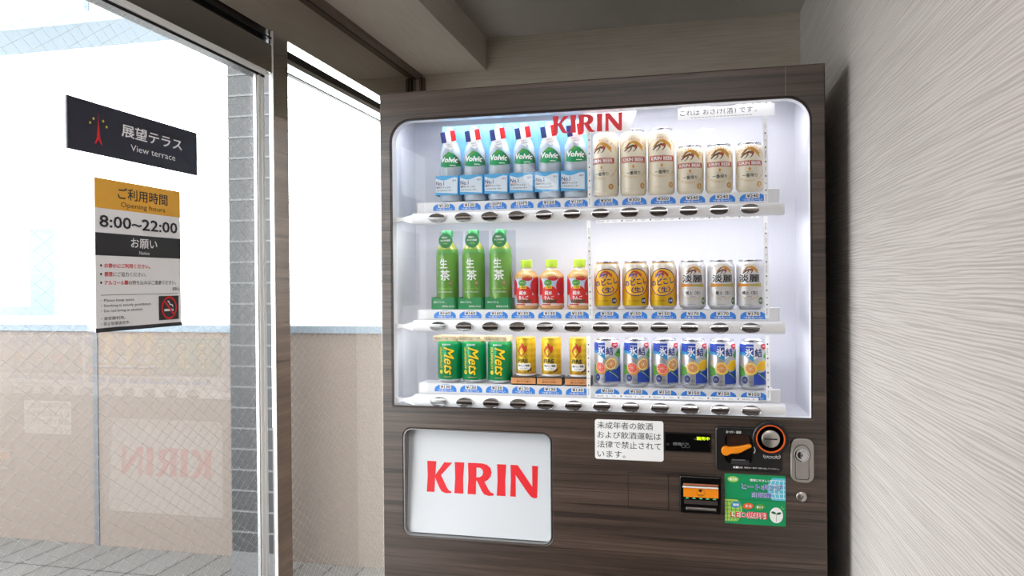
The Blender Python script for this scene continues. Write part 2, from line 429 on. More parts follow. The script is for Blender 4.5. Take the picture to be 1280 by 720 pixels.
# fixed pane right of the post
w = empty('window_1', (XG, 2.1, 0), kind='structure')
boxo('glass_pane', XG - .006, 1.756, .03, XG, 2.62, ZT, M_GLASS, w)
wires(XG - .003, 1.756, 2.62, .03, 1.866, w)
bm = bmesh.new(); box(bm, XG - .03, 1.756, 1.903, XG + .004, 2.62, 1.922, 1); box(bm, XG - .03, 1.756, 1.891, XG + .002, 2.62, 1.903, 0); box(bm, XG - .012, 1.756, 1.866, XG + .001, 2.62, 1.870, 1)
obj('head_rail', bm, [M_ALU, M_DARKM], w)
boxo('sill_rail', XG - .03, 1.756, 0, XG + .004, 2.62, .04, M_ALUW, w)
# polished post, head cover of the slider with its dark track above
bm = bmesh.new(); box(bm, XG - .008, 1.687, 0, XG + .004, 1.756, ZT, 0); box(bm, XG - .002, 1.684, 0, XG + .0045, 1.687, ZT, 1); struct(obj('trim_4', bm, [M_MIRROR, M_ALUW]))
bm = bmesh.new(); box(bm, XG - .05, -.75, 1.846, XG + .003, 1.683, 1.915, 0, .001); box(bm, XG - .04, -.75, 1.915, XG - .012, 1.683, ZT, 1); box(bm, XG - .012, -.75, 1.930, XG + .003, 1.683, 1.934, 1)
struct(obj('trim_5', bm, [M_MIRROR, M_DARKM]))
# recessed downlights above and behind the camera
M_LAMP = mat('lamp diffuser', (255, 250, 240), .4, emit=(255, 240, 215), es=12)
for i_, (lx, ly) in enumerate(DOWNLIGHTS):
    lm = empty('downlight', (lx, ly, 2.21), ('round recessed downlight nearer the glass door, above the camera', 'round recessed downlight nearer the pale wall, behind the camera')[i_], 'lamp', 'ceiling downlights')
    bm = bmesh.new(); lathe(bm, [(.048, .004), (.050, -.001), (.062, 0), (.064, .012), (.048, .014)], lx, ly, 2.214, 32); obj('trim_ring', bm, M_WHITE, lm, True)
    bm = bmesh.new(); lathe(bm, [(0, 0), (.047, 0), (.047, .004), (0, .004)], lx, ly, 2.2165, 32); obj('lamp_disc', bm, M_LAMP, lm)

lm = empty('added_fill_panel', (-.20, .20, 2.2), 'added wide flat square fill light panel, unseen above the camera', 'lamp')  # invented fixture out of view, added so the wood header picks up gloss
extr_box = bmesh.new(); box(extr_box, -.70, -.30, 2.205, .30, .70, ZC, 0, .004); obj('housing', extr_box, M_WHITE, lm, True)
boxo('diffuser', -.68, -.28, 2.200, .28, .68, 2.205, M_WHITE, lm)

# ------------------------------------------------------------------ the terrace outside
YP = 3.297
M_PARA = mat('parapet panel', (196, 178, 164), .6)
f_ = noise(M_PARA, coords(M_PARA, (40, 40, 40)), 1, 3); setcol(M_PARA, ramp(M_PARA, f_, [(.3, (100, 89, 82)), (.7, (104, 93, 86))]))
M_CAP = mat('blue grey metal', (100, 113, 124), .5)
M_JOINT = mat('joint metal', (78, 80, 84), .5)
M_TILE = mat('terrace tile', (140, 138, 134), .6)
br = N(M_TILE, 'ShaderNodeTexBrick'); br.offset = 0; br.inputs['Scale'].default_value = 1; br.inputs['Brick Width'].default_value = .15; br.inputs['Row Height'].default_value = .30
br.inputs['Mortar Size'].default_value = .0045; br.inputs['Color1'].default_value = srgb(90, 88, 86); br.inputs['Color2'].default_value = srgb(85, 83, 81); br.inputs['Mortar'].default_value = srgb(34, 34, 33)
L(M_TILE, coords(M_TILE, (1, 1, 1)), br.inputs['Vector']); setcol(M_TILE, br.outputs['Color'])
M_COL = mat('dark siding', (38, 40, 42), .4)
M_COLJ = mat('siding joint', (84, 86, 87), .5)
M_PLINTH = mat('grey plinth', (84, 85, 86), .6)
struct(boxo('floor_outside', -7, -3, -.06, -1.06, 7, 0, M_TILE))
bm = bmesh.new(); box(bm, -7, YP, 0, -1.0, YP + .1, 1.097, 0); box(bm, -7, YP - .012, 1.097, -1.0, YP + .13, 1.131, 1)
for x in (-6.0, -4.47, -2.972): box(bm, x - .014, YP - .004, 0, x + .014, YP, 1.097, 2)
struct(obj('wall_outside', bm, [M_PARA, M_CAP, M_JOINT]))
bm = bmesh.new(); box(bm, -7, YP, 2.713, -1.0, YP + .12, 3.7, 0); box(bm, -7, YP - .05, 2.655, -1.0, YP + .3, 2.713, 3)
for x in (-4.4, -3.0): box(bm, x - .014, YP - .004, 2.713, x + .014, YP, 3.7, 1)
struct(obj('wall_outside.001', bm, [mat('fascia panel', (150, 136, 129), .6), M_CAP, M_CAP, mat('pale blue soffit', (122, 138, 150), .6)]))
# dark siding pillar standing before the parapet
YC = 3.02
x0 = PY(288.5, 500, YC)[0]; x1 = PY(349, 500, YC)[0]
bm = bmesh.new(); box(bm, x0, YC, .13, x1, YC + .04, 2.9, 0); box(bm, x0 - .002, YC - .006, 0, x1, YC + .05, .13, 2)
z = .13
while z < 2.6: box(bm, x0 - .001, YC - .004, z, x1, YC + .05, z + .008, 1); z += .0925
struct(obj('wall_outside.002', bm, [M_COL, M_COLJ, M_PLINTH]))
# pale blue steel window frame of the house opposite
fr_y = 5.2
a = PY(68, 395, fr_y); b = PY(36, 250, fr_y); c_ = PY(0, 383, fr_y)
bm = bmesh.new(); box(bm, b[0], fr_y, a[1], a[0], fr_y + .1, PY(60, 285, fr_y)[1], 0); box(bm, -7.5, fr_y, a[1], b[0], fr_y + .1, c_[1], 0)
struct(obj('window_outside', bm, mat('pale blue steel', (120, 150, 178), .5)))

# ================================================================== THE VENDING MACHINE
Y0, X0, X1, H = 1.8747, -.798, .302, 1.830
YG, YD = 1.905, 2.08                          # display glass, back of the display
vm = empty('vending_machine', (-.248, 2.24, 0), 'tall dark wood-grain drinks vending machine with lit display window, standing against the back wall', 'vending machine')
WX0, WX1, WZ0, WZ1 = -.7665, .2703, 1.008, 1.756
hole = rrect(WX0, WZ0, WX1, WZ1, .056, 10, (0, 0, 1, 1))
PX0, PX1, PZ0, PZ1 = -.7385, -.3455, .6695, .9495
hole2 = rrect(PX0, PZ0, PX1, PZ1, .022, 8)
outer = [(X0, .08), (X1, .08), (X1, H), (X0, H)]
extr('front_panel', [outer, hole, hole2], Y0, Y0 + .03, M_WOOD, vm, .004)
bm = bmesh.new()
box(bm, X0 + .002, Y0 + .032, .06, X0 + .016, 2.62, H - .002); box(bm, X1 - .016, Y0 + .032, .06, X1 - .002, 2.62, H - .002)
box(bm, X0 + .016, Y0 + .032, H - .02, X1 - .016, 2.62, H - .002); box(bm, X0 + .016, 2.60, .06, X1 - .016, 2.62, H - .02); box(bm, X0 + .016, Y0 + .05, .06, X1 - .016, 2.60, .09)
obj('cabinet', bm, M_WOOD, vm)
for sx in (X0 + .08, X1 - .08):
    for sy in (Y0 + .1, 2.52):
        bm = bmesh.new(); lathe(bm, [(0, 0), (.028, 0), (.028, .02), (.014, .025), (.014, .06), (0, .06)], sx, sy, 0, 20); obj('foot', bm, M_DARKM, vm, True)
boxo('panel_seam', .2146, Y0 - .0004, WZ1 + .003, .2156, Y0 + .002, H - .003, mat('seam', (140, 128, 120), .5), vm)
# window gasket and white liner
g_in = rrect(WX0 + .0022, WZ0 + .0012, WX1 - .0022, WZ1 - .0026, .054, 10, (0, 0, 1, 1))
extr('window_return', [hole, g_in], Y0 + .003, Y0 + .0295, M_WHITE, vm)
extr('window_gasket', [hole, g_in], Y0 - .001, Y0 + .003, mat('gasket', (52, 48, 52), .5), vm)
bm = bmesh.new()
def q(*p): bm.faces.new([bm.verts.new(v) for v in p])
ya, yb = Y0 + .028, YD; bx0, bx1 = -.776, .2604; zt, zb = 1.80, .99
fx0, fx1 = WX0 - .001, WX1 + .001
q((fx0, ya, zb), (fx0, ya, zt), (bx0, yb, zt), (bx0, yb, zb)); q((fx1, ya, zb), (bx1, yb, zb), (bx1, yb, zt), (fx1, ya, zt))
q((bx0, yb, zb), (bx0, yb, zt), (bx1, yb, zt), (bx1, yb, zb)); q((fx0, ya, zt), (fx1, ya, zt), (bx1, yb, zt), (bx0, yb, zt)); q((fx0, ya, WZ0 - .001), (bx0, yb, WZ0 + .004), (bx1, yb, WZ0 + .004), (fx1, ya, WZ0 - .001))
obj('display_liner', bm, M_LINER, vm)
boxo('display_glass', WX0 - .004, YG, WZ0 - .004, WX1 + .004, YG + .004, WZ1 + .01, M_DGLASS, vm)
# LED strip under the top edge of the display
led = boxo('led_strip', -.70, 1.925, 1.772, .20, 1.945, 1.778, M_WHITE, vm)
M_LED = mat('led', (255, 255, 255), .4, emit=(250, 248, 255), es=14)
for i in range(27):
    x = -.68 + i * .0325; bm = bmesh.new(); lathe(bm, [(0, -.003), (.0022, -.002), (.0028, 0), (0, 0)], x, 1.935, 1.772, 10); obj('led', bm, M_LED, led)
lc = (.955, .96, 1)
for (y, z, p) in ((1.926, 1.769, 1.3), (1.934, 1.4985, 1.0), (1.934, 1.2175, .9)):
    l = area('display_light', (-.25, y, z), (math.radians(10), 0, 0), .93, .012, DISPLAY_W * p, lc); l.parent = None

# shelves with price tags, button bars
ROWZ = (1.5437, 1.2590, 1.0630)
BARZ = (1.4985, 1.2172, 1.0215)
BX = [-.6414 + i * .0706 for i in range(12)]
PRICES = [['¥120', '¥120', '120円', '120円', '¥120', '¥120', '¥300', '¥300', '¥300', '¥240', '¥240', '¥240'],
          ['¥160'] * 3 + ['¥130'] * 3 + ['¥150'] * 3 + ['¥170'] * 3,
          ['¥130'] * 6 + ['¥150'] * 6]
def price_tag(txt, x, z, parent, y):
    a = Art()
    w, h = .0302, .0195
    dome = [(-w, 0), (w, 0), (w, .006)] + [(w * math.cos(t) ** .8 if math.cos(t) > 0 else -w * (-math.cos(t)) ** .8, .006 + (h - .006) * math.sin(t)) for t in [PI * (i + .5) / 16 for i in range(16)]] + [(-w, .006)]
    a.poly(dome, M_BLUE, 0).rr(-.016, .0078, .016, .0185, .0012, M_PAPER, 1)
    a.text(txt, 0, .0131, .0078, M_INK, 2, w=.027, bold=.02)
    a.text('つめた〜い', 0, .0038, .0062, M_PAPER, 1, w=.044, bold=.03)
    return a.flat('price_tag', parent, y, x, z)
for r in range(3):
    zb_, zs = ROWZ[r], BARZ[r]
    bm = bmesh.new(); box(bm, -.712, 1.922, zs + .002, .192, 1.926, zb_, 0); box(bm, -.712, 1.926, zb_ - .004, .192, 1.992, zb_, 0)
    box(bm, .176, 1.914, zs + .01, .205, 1.922, zb_ + .006, 0, .002)
    sh = obj('shelf', bm, M_WHITE, vm)
    for i, x in enumerate(BX):
        price_tag(PRICES[r][i], x + (0.004 if i < 6 else .009), zb_ - .0255 + (.003 if r < 2 else .004), sh, 1.922)
    # bar: rounded profile swept along x with tapered bracket at its left end
    hz = .0148; prof = []
    for k in range(13):
        t = PI * (k / 12 - .5); prof.append((1.898 - .019 * math.cos(t) ** .7 if math.cos(t) > 1e-6 else 1.898, hz * math.sin(t)))
    prof = [(1.904, -hz)] + prof + [(1.904, hz)]
    bm = bmesh.new(); st = [(-.714, 1), (-.712, 1), (.2105, 1), (.2128, .93)]
    st = [(-.7145, .9)] + st[1:]
    rings = [[bm.verts.new((x, 1.904 + (p[0] - 1.904) * k, zs + p[1] * k)) for p in prof] for x, k in st]
    for A, B in zip(rings, rings[1:]):
        for k in range(len(prof)): k2 = (k + 1) % len(prof); bm.faces.new((A[k], A[k2], B[k2], B[k]))
    bm.faces.new(rings[0]); bm.faces.new(rings[-1][::-1])
    # bracket
    br_ = [[(-.7145, 1.886, zs + .010), (-.7145, 1.886, zs - .012), (-.7145, 1.9, zs - .012), (-.7145, 1.9, zs + .010)],
           [(-.745, 1.889, zs + .004), (-.745, 1.889, zs - .004), (-.745, 1.9, zs - .004), (-.745, 1.9, zs + .004)],
           [(-.7655, 1.884, zs + .006), (-.7655, 1.884, zs - .009), (-.7655, 1.9, zs - .009), (-.7655, 1.9, zs + .006)]]
    rg = [[bm.verts.new(p) for p in s_] for s_ in br_]
    for A, B in zip(rg, rg[1:]):
        for k in range(4): bm.faces.new((A[k], A[(k + 1) % 4], B[(k + 1) % 4], B[k]))
    bm.faces.new(rg[-1])
    bar = obj('button_bar', bm, M_WHITE, vm, True)
    for i, x in enumerate(BX):
        bm = bmesh.new(); n = 40; rx, rz = .0222, .0122
        prev = None
        def dome(k, ang, dy):
            zz_ = rz * k * math.sin(ang); return (x + rx * k * math.cos(ang), 1.8785 + dy - .0046 * (1 - (zz_ / rz) ** 2), zs + zz_)
        rows_ = [(1.0, .0140), (1.0, -.0004), (.965, -.0010), (.94, .0)] + [(k_, .0) for k_ in (.84, .74, .62, .5, .38, .25, .12)]
        rings = [[bm.verts.new(dome(k, 2 * PI * j / n, dy)) for j in range(n)] for k, dy in rows_]
        for A, B in zip(rings, rings[1:]):
            for j in range(n): bm.faces.new((A[j], A[(j + 1) % n], B[(j + 1) % n], B[j]))
        bm.faces.new(rings[-1])
        obj('push_button', bm, M_CHROME, bar, True)

# liquor tapes and stickers on the display glass
TY = YG - .0002
def vtape(x0, z0, x1, z1):
    a = Art(); w = .0048; hgt = z1 - z0
    a.poly([(x0 - w, z0), (x0 + w, z0), (x1 + w, z1), (x1 - w, z1)], M_TAPE, 0)
    t = .016; k = 0
    while t < hgt - .012:
        x = x0 + (x1 - x0) * t / hgt
        if k % 2: a.ell(x, z0 + t, .0016, .0019, M_INK, 1)
        else: a.text(('Alcohol', '酒', 'Liquor')[(k // 2) % 3], x, z0 + t, .0036, M_GREY, 1, rot=-PI / 2)
        t += .017; k += 1
    a.flat('liquor_tape', vm, TY)
def htape(x0, z0, x1, z1):
    a = Art(); w = .0046; wd = x1 - x0
    a.poly([(x0, z0 - w), (x1, z1 - w), (x1, z1 + w), (x0, z0 + w)], M_TAPE, 0)
    t = .012; k = 0
    while t < wd - .01:
        z = z0 + (z1 - z0) * t / wd; c = k % 4
        if c == 3: a.ell(x0 + t, z, .0018, .0016, M_INK, 1)
        else: a.text(('Alcohol', '酒', 'Liquor')[c], x0 + t, z, .0038, M_GREY, 1)
        t += .0175 ; k += 1
    a.flat('liquor_tape', vm, TY)
for t in ((-.248, 1.516, -.2485, 1.7535), (-.2475, 1.2375, -.2512, 1.4845), (-.254, 1.037, -.2540, 1.194),
          (.1735, 1.5115, .1718, 1.722), (.1745, 1.239, .172, 1.4832), (.1765, 1.0428, .1745, 1.1991)): vtape(*t)
htape(-.2324, 1.4803, .1575, 1.4835); htape(-.2375, 1.0441, .1534, 1.0449)
a = Art(); a.rect(-.0308, 1.7222, .1938, 1.7506, M_TAPE, 0)
a.rect(-.022, 1.7506, .045, 1.7555, M_TAPE, 0).rect(.105, 1.7506, .186, 1.7560, M_TAPE, 0)
a.text('これは', -.002, 1.7382, .0125, M_INK, 1, w=.046).text('おさけ', .052, 1.7385, .0125, M_INK, 1, w=.046)
a.text('(', .079, 1.7385, .0135, M_INK, 1).text('酒', .0915, 1.7385, .0135, M_INK, 1).text(')', .104, 1.7385, .0135, M_INK, 1)
a.text('です', .1285, 1.7390, .0125, M_INK, 1, w=.031).ell(.151, 1.735, .0022, .0022, M_GREY, 1).ell(.151, 1.735, .0016, .0016, M_PAPER, 2)
a.text('Alcohol', .123, 1.7530, .0028, M_GREY, 2).text('酒', .144, 1.7530, .0034, M_INK, 2).text('Liquor', .158, 1.7530, .0032, M_INK, 2).ell(.175, 1.7530, .0016, .0015, M_INK, 2)
a.text('Alcohol', -.008, 1.7525, .0026, M_LGREY, 2).text('酒', .010, 1.7525, .003, M_INK, 2).text('Liquor', .026, 1.7525, .003, M_LGREY, 2)
for i in range(17): a.rect(.0 + i * .0085, 1.7255, .006 + i * .0085, 1.7272, M_LGREY, 1)
a.flat('liquor_notice', vm, TY, label='white sticker with large black lettering on the glass')
# wordmark film at the top of the glass
M_FILMW = glassmat('white film', (.97, .97, .99, 1), .6)
a = Art(); wordmark(a, -.3400, 1.7055, .1745, .044, mat('film red', (238, 62, 72), .5), 1)
a.flat('wordmark_sticker', vm, TY, label='red lettering on the glass')
a = Art(); a.poly([(-.262, 1.702), (-.146, 1.702), (-.131, 1.7525), (-.262, 1.7525)], M_TAPE, 0)
o = a.flat('wordmark_backing', vm, YG + .006, label='white slanted card behind the red lettering')

# recessed brand panel in the lower left
bp = extr('panel_recess', [rrect(PX0 - .006, PZ0 - .006, PX1 + .006, PZ1 + .006, .02)], Y0 + .042, Y0 + .048, M_DARKM, vm)
rim = extr('panel_gasket', [hole2, rrect(PX0 + .0022, PZ0 + .0022, PX1 - .0022, PZ1 - .0022, .020, 8)], Y0 - .001, Y0 + .030, mat('steel rim', (150, 150, 150), .35, .7), vm)
bm = bmesh.new()
v = [bm.verts.new(p) for p in ((PX0 - .002, Y0 + .014, PZ0 + .004), (PX1 + .003, Y0 + .014, PZ0 + .004), (PX1 + .003, Y0 + .036, PZ1 + .004), (PX0 - .002, Y0 + .036, PZ1 + .004))]
v2 = [bm.verts.new(u.co + Vector((0, .003, 0))) for u in v]
bm.faces.new(v); bm.faces.new(v2[::-1])
for i in range(4): bm.faces.new((v[i], v[(i + 1) % 4], v2[(i + 1) % 4], v2[i]))
bpn = obj('brand_panel', bm, mat('white acrylic', (214, 217, 222), .3), vm, label='white panel with red lettering')
a = Art(); wordmark(a, -.6835, .7800, .2985, .0800, M_RED, 0)
def tilt(s, t, c): return Vector((s, Y0 + .014 + (t - PZ0 - .004) / (PZ1 - PZ0) * .022 - .0005, t))
a._done('lettering', bpn, tilt)
# take-out port near the floor
extr('outlet_frame', [rrect(-.62, .18, .02, .42, .02), rrect(-.60, .20, 0, .40, .015)], Y0 - .012, Y0 + .004, M_BLACK, vm, .002)
extr('outlet_flap', [rrect(-.60, .20, 0, .40, .014)], Y0 - .006, Y0 - .001, M_GLOSSB, vm)

# under-age notice
ns = extr('notice_sticker', [rrect(-.2352, .8925, -.0690, .9905, .006)], Y0 - .0008, Y0 + .0005, M_PAPER, vm, label='white sticker with four lines of black writing')
a = Art()
for i, (t, n) in enumerate((('未成年者の飲酒', 7), ('および飲酒運転は', 8), ('法律で禁止されて', 8), ('います。', 3.55))):
    a.text(t, -.2292, .9765 - i * .0236, .0175 if i < 3 else .0165, M_INK, 0, w=n * .0193, al='L')
a.flat('lettering', ns, Y0 - .0008)
# small display
ds = extr('sale_display', [rrect(-.0656, .9212, .0411, .9640, .002)], Y0 - .003, Y0 + .001, M_GLOSSB, vm, .0008)
extr('display_surround', [rrect(-.0676, .9190, .0431, .9658, .002), rrect(-.0656, .9212, .0411, .9640, .002)], Y0 - .002, Y0 + .001, M_DARKM, ds)
a = Art(); M_LEDY = mat('lime led', (200, 230, 20), .5, emit=(205, 232, 20), es=1.0)
a.text('販売中', .024, .9530, .0085, M_LEDY, 0, w=.030, bold=.03).text('円', .0055, .9505, .004, M_GREY, 0)
a.text('1000 500', -.037, .9395, .0030, M_LGREY, 0, w=.018).text('COIN 10/50', -.036, .9360, .0030, M_LGREY, 0, w=.020).text('100 500', -.019, .9395, .0030, M_GREY, 0, w=.018)
a.ring(-.022, .9330, .005, .004, .0006, M_GREY, 0).ring(-.012, .9330, .005, .004, .0006, M_GREY, 0).ell(-.0585, .9365, .0035, .0035, M_SIGNB, 0)
a.flat('lettering', ds, Y0 - .003)

# coin unit
cu = extr('coin_unit', [rrect(.0520, .8795, .2035, .9845, .011)], Y0 - .008, Y0 + .002, M_BLACK, vm, .003, label='black coin panel with orange return lever')
cx, cz = .1765, .9607
def disc(name, cx, cz, prof, m, parent, y, seg=40, label=None):
    bm = bmesh.new(); lathe(bm, prof, 0, 0, 0, seg)
    for v in bm.verts: px_, py_, pz_ = v.co; v.co = (cx + px_, y - pz_, cz + py_)
    return obj(name, bm, m, parent, True, label)
disc('coin_housing', cx, cz, [(0.0, 0), (.0405, 0), (.0405, .008), (.038, .011), (.033, .011), (.0325, .008), (0, .008)], M_BLACK, cu, Y0 - .006, 48)
disc('coin_ring', cx, cz, [(.0325, .008), (.0325, .0115), (.0300, .0115), (.0295, .008)], M_ORING, cu, Y0 - .006, 48)
disc('coin_slot_plate', cx, cz, [(.0285, .008), (.021, .008), (.0205, .0085), (.0200, .0115), (.016, .0135), (0, .0145)], M_STEEL, cu, Y0 - .006, 40)
extr('coin_slot', [rrect(cx - .0145, cz - .0012, cx + .0145, cz + .0016, .001)], Y0 - .0212, Y0 - .0190, M_INK, cu)
rec = extr('lever_recess', [rrect(.0735, .8985, .1365, .9662, .012)], Y0 - .0090, Y0 - .007, M_GLOSSB, cu)
extr('lever_window', [rrect(.079, .937, .130, .9655, .006)], Y0 - .0094, Y0 - .0085, mat('dark amber window', (48, 30, 22), .2), cu)
lv = []
for t in [PI * .42 + i * PI * 1.25 / 14 for i in range(15)]: lv.append((.0765 + .0112 * math.cos(t), .9290 + .0112 * math.sin(t)))
lever = [(.0765 + .011 * math.cos(t), .9290 + .011 * math.sin(t)) for t in [math.radians(60 + i * 15) for i in range(16)]] + [(.088, .9235), (.101, .9240), (.110, .9270), (.1335, .9405), (.1335, .9455), (.128, .9465), (.115, .9430), (.102, .9400)]
extr('return_lever', [lever], Y0 - .022, Y0 - .010, M_ORANGE, cu, .002, label='orange return lever')
extr('coin_pocket', [rrect(.0880, .8965, .1290, .9075, .003)], Y0 - .0105, Y0 - .008, mat('pocket grey', (52, 52, 56), .3), cu, .0006)
extr('pocket_edge', [rrect(.090, .9065, .1200, .9085, .0005)], Y0 - .012, Y0 - .010, M_STEEL, cu)
a = Art(); a.text('おつり・返却', .094, .9722, .0062, M_PAPER, 0, w=.034, bold=.02)
for i in range(4): a.ring(.1655 + i * .0094, .9185 - 0, .0050, .0050, .0010, M_PAPER, 0).rect(.1625 + i * .0094, .9180, .1685 + i * .0094, .9190, M_PAPER, 0)
a.text('お願い!!', .103, .8968 - .0075, .0052, M_PAPER, 0, w=.021, bold=.03).text('硬貨は一枚ずつ取り出してください。', .157, .8895, .0036, M_PAPER, 0, w=.078)
a.ring(.137, .9315, .006, .009, .0016, M_PAPER, 0, -1.1, 1.1, 12)
a.flat('lettering', cu, Y0 - .0083)

# lock handle
lh = extr('lock_handle', [rrect(.2213, .8590, .2728, .9625, .0185, 8)], Y0 - .006, Y0 + .001, M_STEEL, vm, .002, label='brushed steel lock handle')
key = ellp(.2462, .9255, .0195, .0285, 30); key = [p for p in key if p[1] > .9125] ; key.sort(key=lambda p: -math.atan2(p[1] - .9255, p[0] - .2462))
kp = [(.2462 + .0190 * math.cos(t), .9250 + .0235 * math.sin(t)) for t in [math.radians(-35 + i * 250 / 24) for i in range(25)]] + [(.2315, .905), (.2310, .8720), (.2345, .8670), (.2590, .8665), (.2622, .8715), (.2618, .905)]
ks = [((p[0] - .2465) * .93 + .2465, (p[1] - .908) * .965 + .908) for p in kp]
extr('handle_groove', [kp, ks], Y0 - .0070, Y0 - .005, M_INK, lh)
extr('handle_grip', [ks], Y0 - .0075, Y0 - .005, M_STEEL, lh, .0008)
disc('lock_barrel', .2462, .9245, [(.016, 0), (.0155, .003), (.0135, .0035), (.0130, .002), (.010, .002), (.0095, .0045), (.0060, .005), (0, .005)], M_CHROME, lh, Y0 - .007, 32)
extr('keyhole', [rrect(.2450, .9215, .2470, .9275, .0006)], Y0 - .0125, Y0 - .0118, M_INK, lh)
sl = disc('small_lock', .2455, .8257, [(.0118, 0), (.0115, .003), (.0095, .0045), (0, .0050)], M_STEEL, vm, Y0, 28)
extr('keyhole', [[(p[0] * .8 + p[1] * .6 + .2465, -p[0] * .6 + p[1] * .8 + .8247) for p in rrect(-.0008, -.0045, .0008, .0045, .0005)]], Y0 - .0055, Y0 - .0048, M_INK, sl)
# blank hatch
extr('blank_hatch', [rrect(-.1545, .7765, -.0588, .8620, .003)], Y0 - .0008, Y0 + .0002, M_WOOD, vm)
extr('hatch_groove', [rrect(-.1552, .7755, -.0578, .8630, .003), rrect(-.1540, .7767, -.0590, .8618, .003)], Y0 - .0011, Y0 + .0002, M_INK, vm)
# bill slot
bs = extr('bill_slot', [rrect(-.0318, .7740, .0672, .8635, .006)], Y0 - .009, Y0 + .001, M_GLOSSB, vm, .003, label='black bill slot with orange guide')
extr('slot_lip', [rrect(-.0225, .8415, .0585, .8455, .0015)], Y0 - .013, Y0 - .008, mat('copper plastic', (176, 104, 70), .4), bs, .001)
extr('slot_edge', [rrect(-.0245, .8365, .0585, .8395, .001)], Y0 - .016, Y0 - .008, M_PAPER, bs, .0008)
extr('guide_plate', [rrect(-.0225, .8135, .0585, .8362, .001)], Y0 - .011, Y0 - .008, M_ORANGE, bs)
extr('bill_tray', [rrect(-.0165, .7830, .0530, .7890, .001)], Y0 - .014, Y0 - .008, M_STEEL, bs, .001)
extr('slot_base', [rrect(-.0210, .7965, .0570, .8060, .001)], Y0 - .0105, Y0 - .008, mat('slot grey', (62, 54, 52), .4), bs)
a = Art()
for i in range(5): a.poly([(-.018 + i * .0158, .8095), (-.0095 + i * .0158, .8095), (-.0115 + i * .0158, .8128), (-.016 + i * .0158, .8128)], mat('mint', (90, 205, 140), .5) if i == 0 else a.mats[0], 0)
a.ell(.0170, .8300, .0035, .0035, M_INK, 4).ring(.0180, .8245, .0095, .0080, .0005, M_BROWN, 4).text('紙幣', .018, .8195, .0035, M_BROWN, 4, w=.012)
a.flat('marking', bs, Y0 - .0105)

# eco stickers
es_ = extr('eco_sticker', [[(.0733, .7533), (.2105, .7533), (.2105, .8715), (.0733, .8715)]], Y0 - .0006, Y0 + .0003, M_GREEN, vm, label='green upper and lower stickers with outlined writing')
a = Art()
M_AQUA = mat('aqua ink', (96, 200, 226), .5)
def globe(cx, cz, R, x0, z0, x1, z1, mA, mB):
    pts = [(max(x0, min(x1, p[0])), max(z0, min(z1, p[1]))) for p in ellp(cx, cz, R, R, 48)]
    a.poly(pts, mA, 0)
    for k in range(-3, 4):
        for P_ in ([(cx + k * R / 3.5 * math.cos(t), cz + R * math.sin(t)) for t in [PI * (i / 14 - .5) for i in range(15)]], [(cx + R * math.cos(t) * 1.0, cz + k * R / 3.5 + 0 * t) for t in (0, PI)]):
            q_ = [p for p in P_ if x0 <= p[0] <= x1 and z0 <= p[1] <= z1]
            if len(P_) == 2:
                hw = math.sqrt(max(0, R * R - (k * R / 3.5) ** 2)); q_ = [(max(x0, cx - hw), cz + k * R / 3.5), (min(x1, cx + hw), cz + k * R / 3.5)]
                if not (z0 <= q_[0][1] <= z1) or q_[1][0] - q_[0][0] < .002: continue
            if len(q_) > 1: a.stroke(q_, .0013, mB, 1)
globe(.206, .8395, .036, .0738, .8135, .2103, .8660, M_AQUA, M_PAPER)
globe(.079, .786, .034, .0738, .7590, .2103, .8110, M_LIME, M_GREEN)
a.rect(.0733, .8115, .2105, .8125, M_DGREEN, 2)
def outlined(t, x, z, h, w, m):
    a.text(t, x, z, h, M_NAVY if m is not M_RED else M_PAPER, 3, w=w, bold=.09); a.text(t, x, z, h, M_PAPER, 4, w=w, bold=.055 if m is not M_RED else .03); a.text(t, x, z, h, m, 5, w=w, bold=.015)
outlined('ヒートポンプ', .157, .8435, .0150, .093, M_ROYAL); outlined('自販機', .156, .8245, .0140, .046, M_ROYAL)
a.text('LED照明', .1275, .7755, .0165, M_PAPER, 3, w=.083, bold=.07).text('LED照明', .1275, .7755, .0165, M_RED, 4, w=.083, bold=.02)
a.text('環境にやさしい', .1535, .8588, .0062, M_PAPER, 3, w=.046, bold=.03)
a.ell(.0925, .8590, .0125, .0068, M_LIME, 2).text('省エネ', .0925, .8590, .0062, M_PAPER, 3, w=.018, bold=.05)
a.ell(.0985, .7985, .0105, .0075, M_CYAN, 3, .2).text('環境', .0985, .7985, .0065, M_PAPER, 4, w=.014, bold=.04)
a.ell(.1265, .7970, .0120, .0072, M_ORING, 3, .15).text('エコ', .1265, .7970, .0062, M_PAPER, 4, w=.014, bold=.05)
a.ell(.1530, .7960, .0120, .0072, M_LEAF, 3, .2).text('省エネ', .1530, .7960, .0058, M_PAPER, 4, w=.016, bold=.04)
a.ell(.1895, .7790, .0150, .0185, M_PAPER, 3, 0).stroke([(.1895, .764), (.1895, .783)], .0008, M_LEAF, 4).ell(.1838, .7845, .0055, .0028, M_DGREEN, 4, -.3).ell(.1952, .7835, .0055, .0028, M_DGREEN, 4, .3)
a.stroke([(.2005, .7965), (.2025, .8010)], .0010, M_LIME, 3).stroke([(.203, .7945), (.207, .7965)], .0010, M_LIME, 3)
a.flat('lettering', es_, Y0 - .0006)

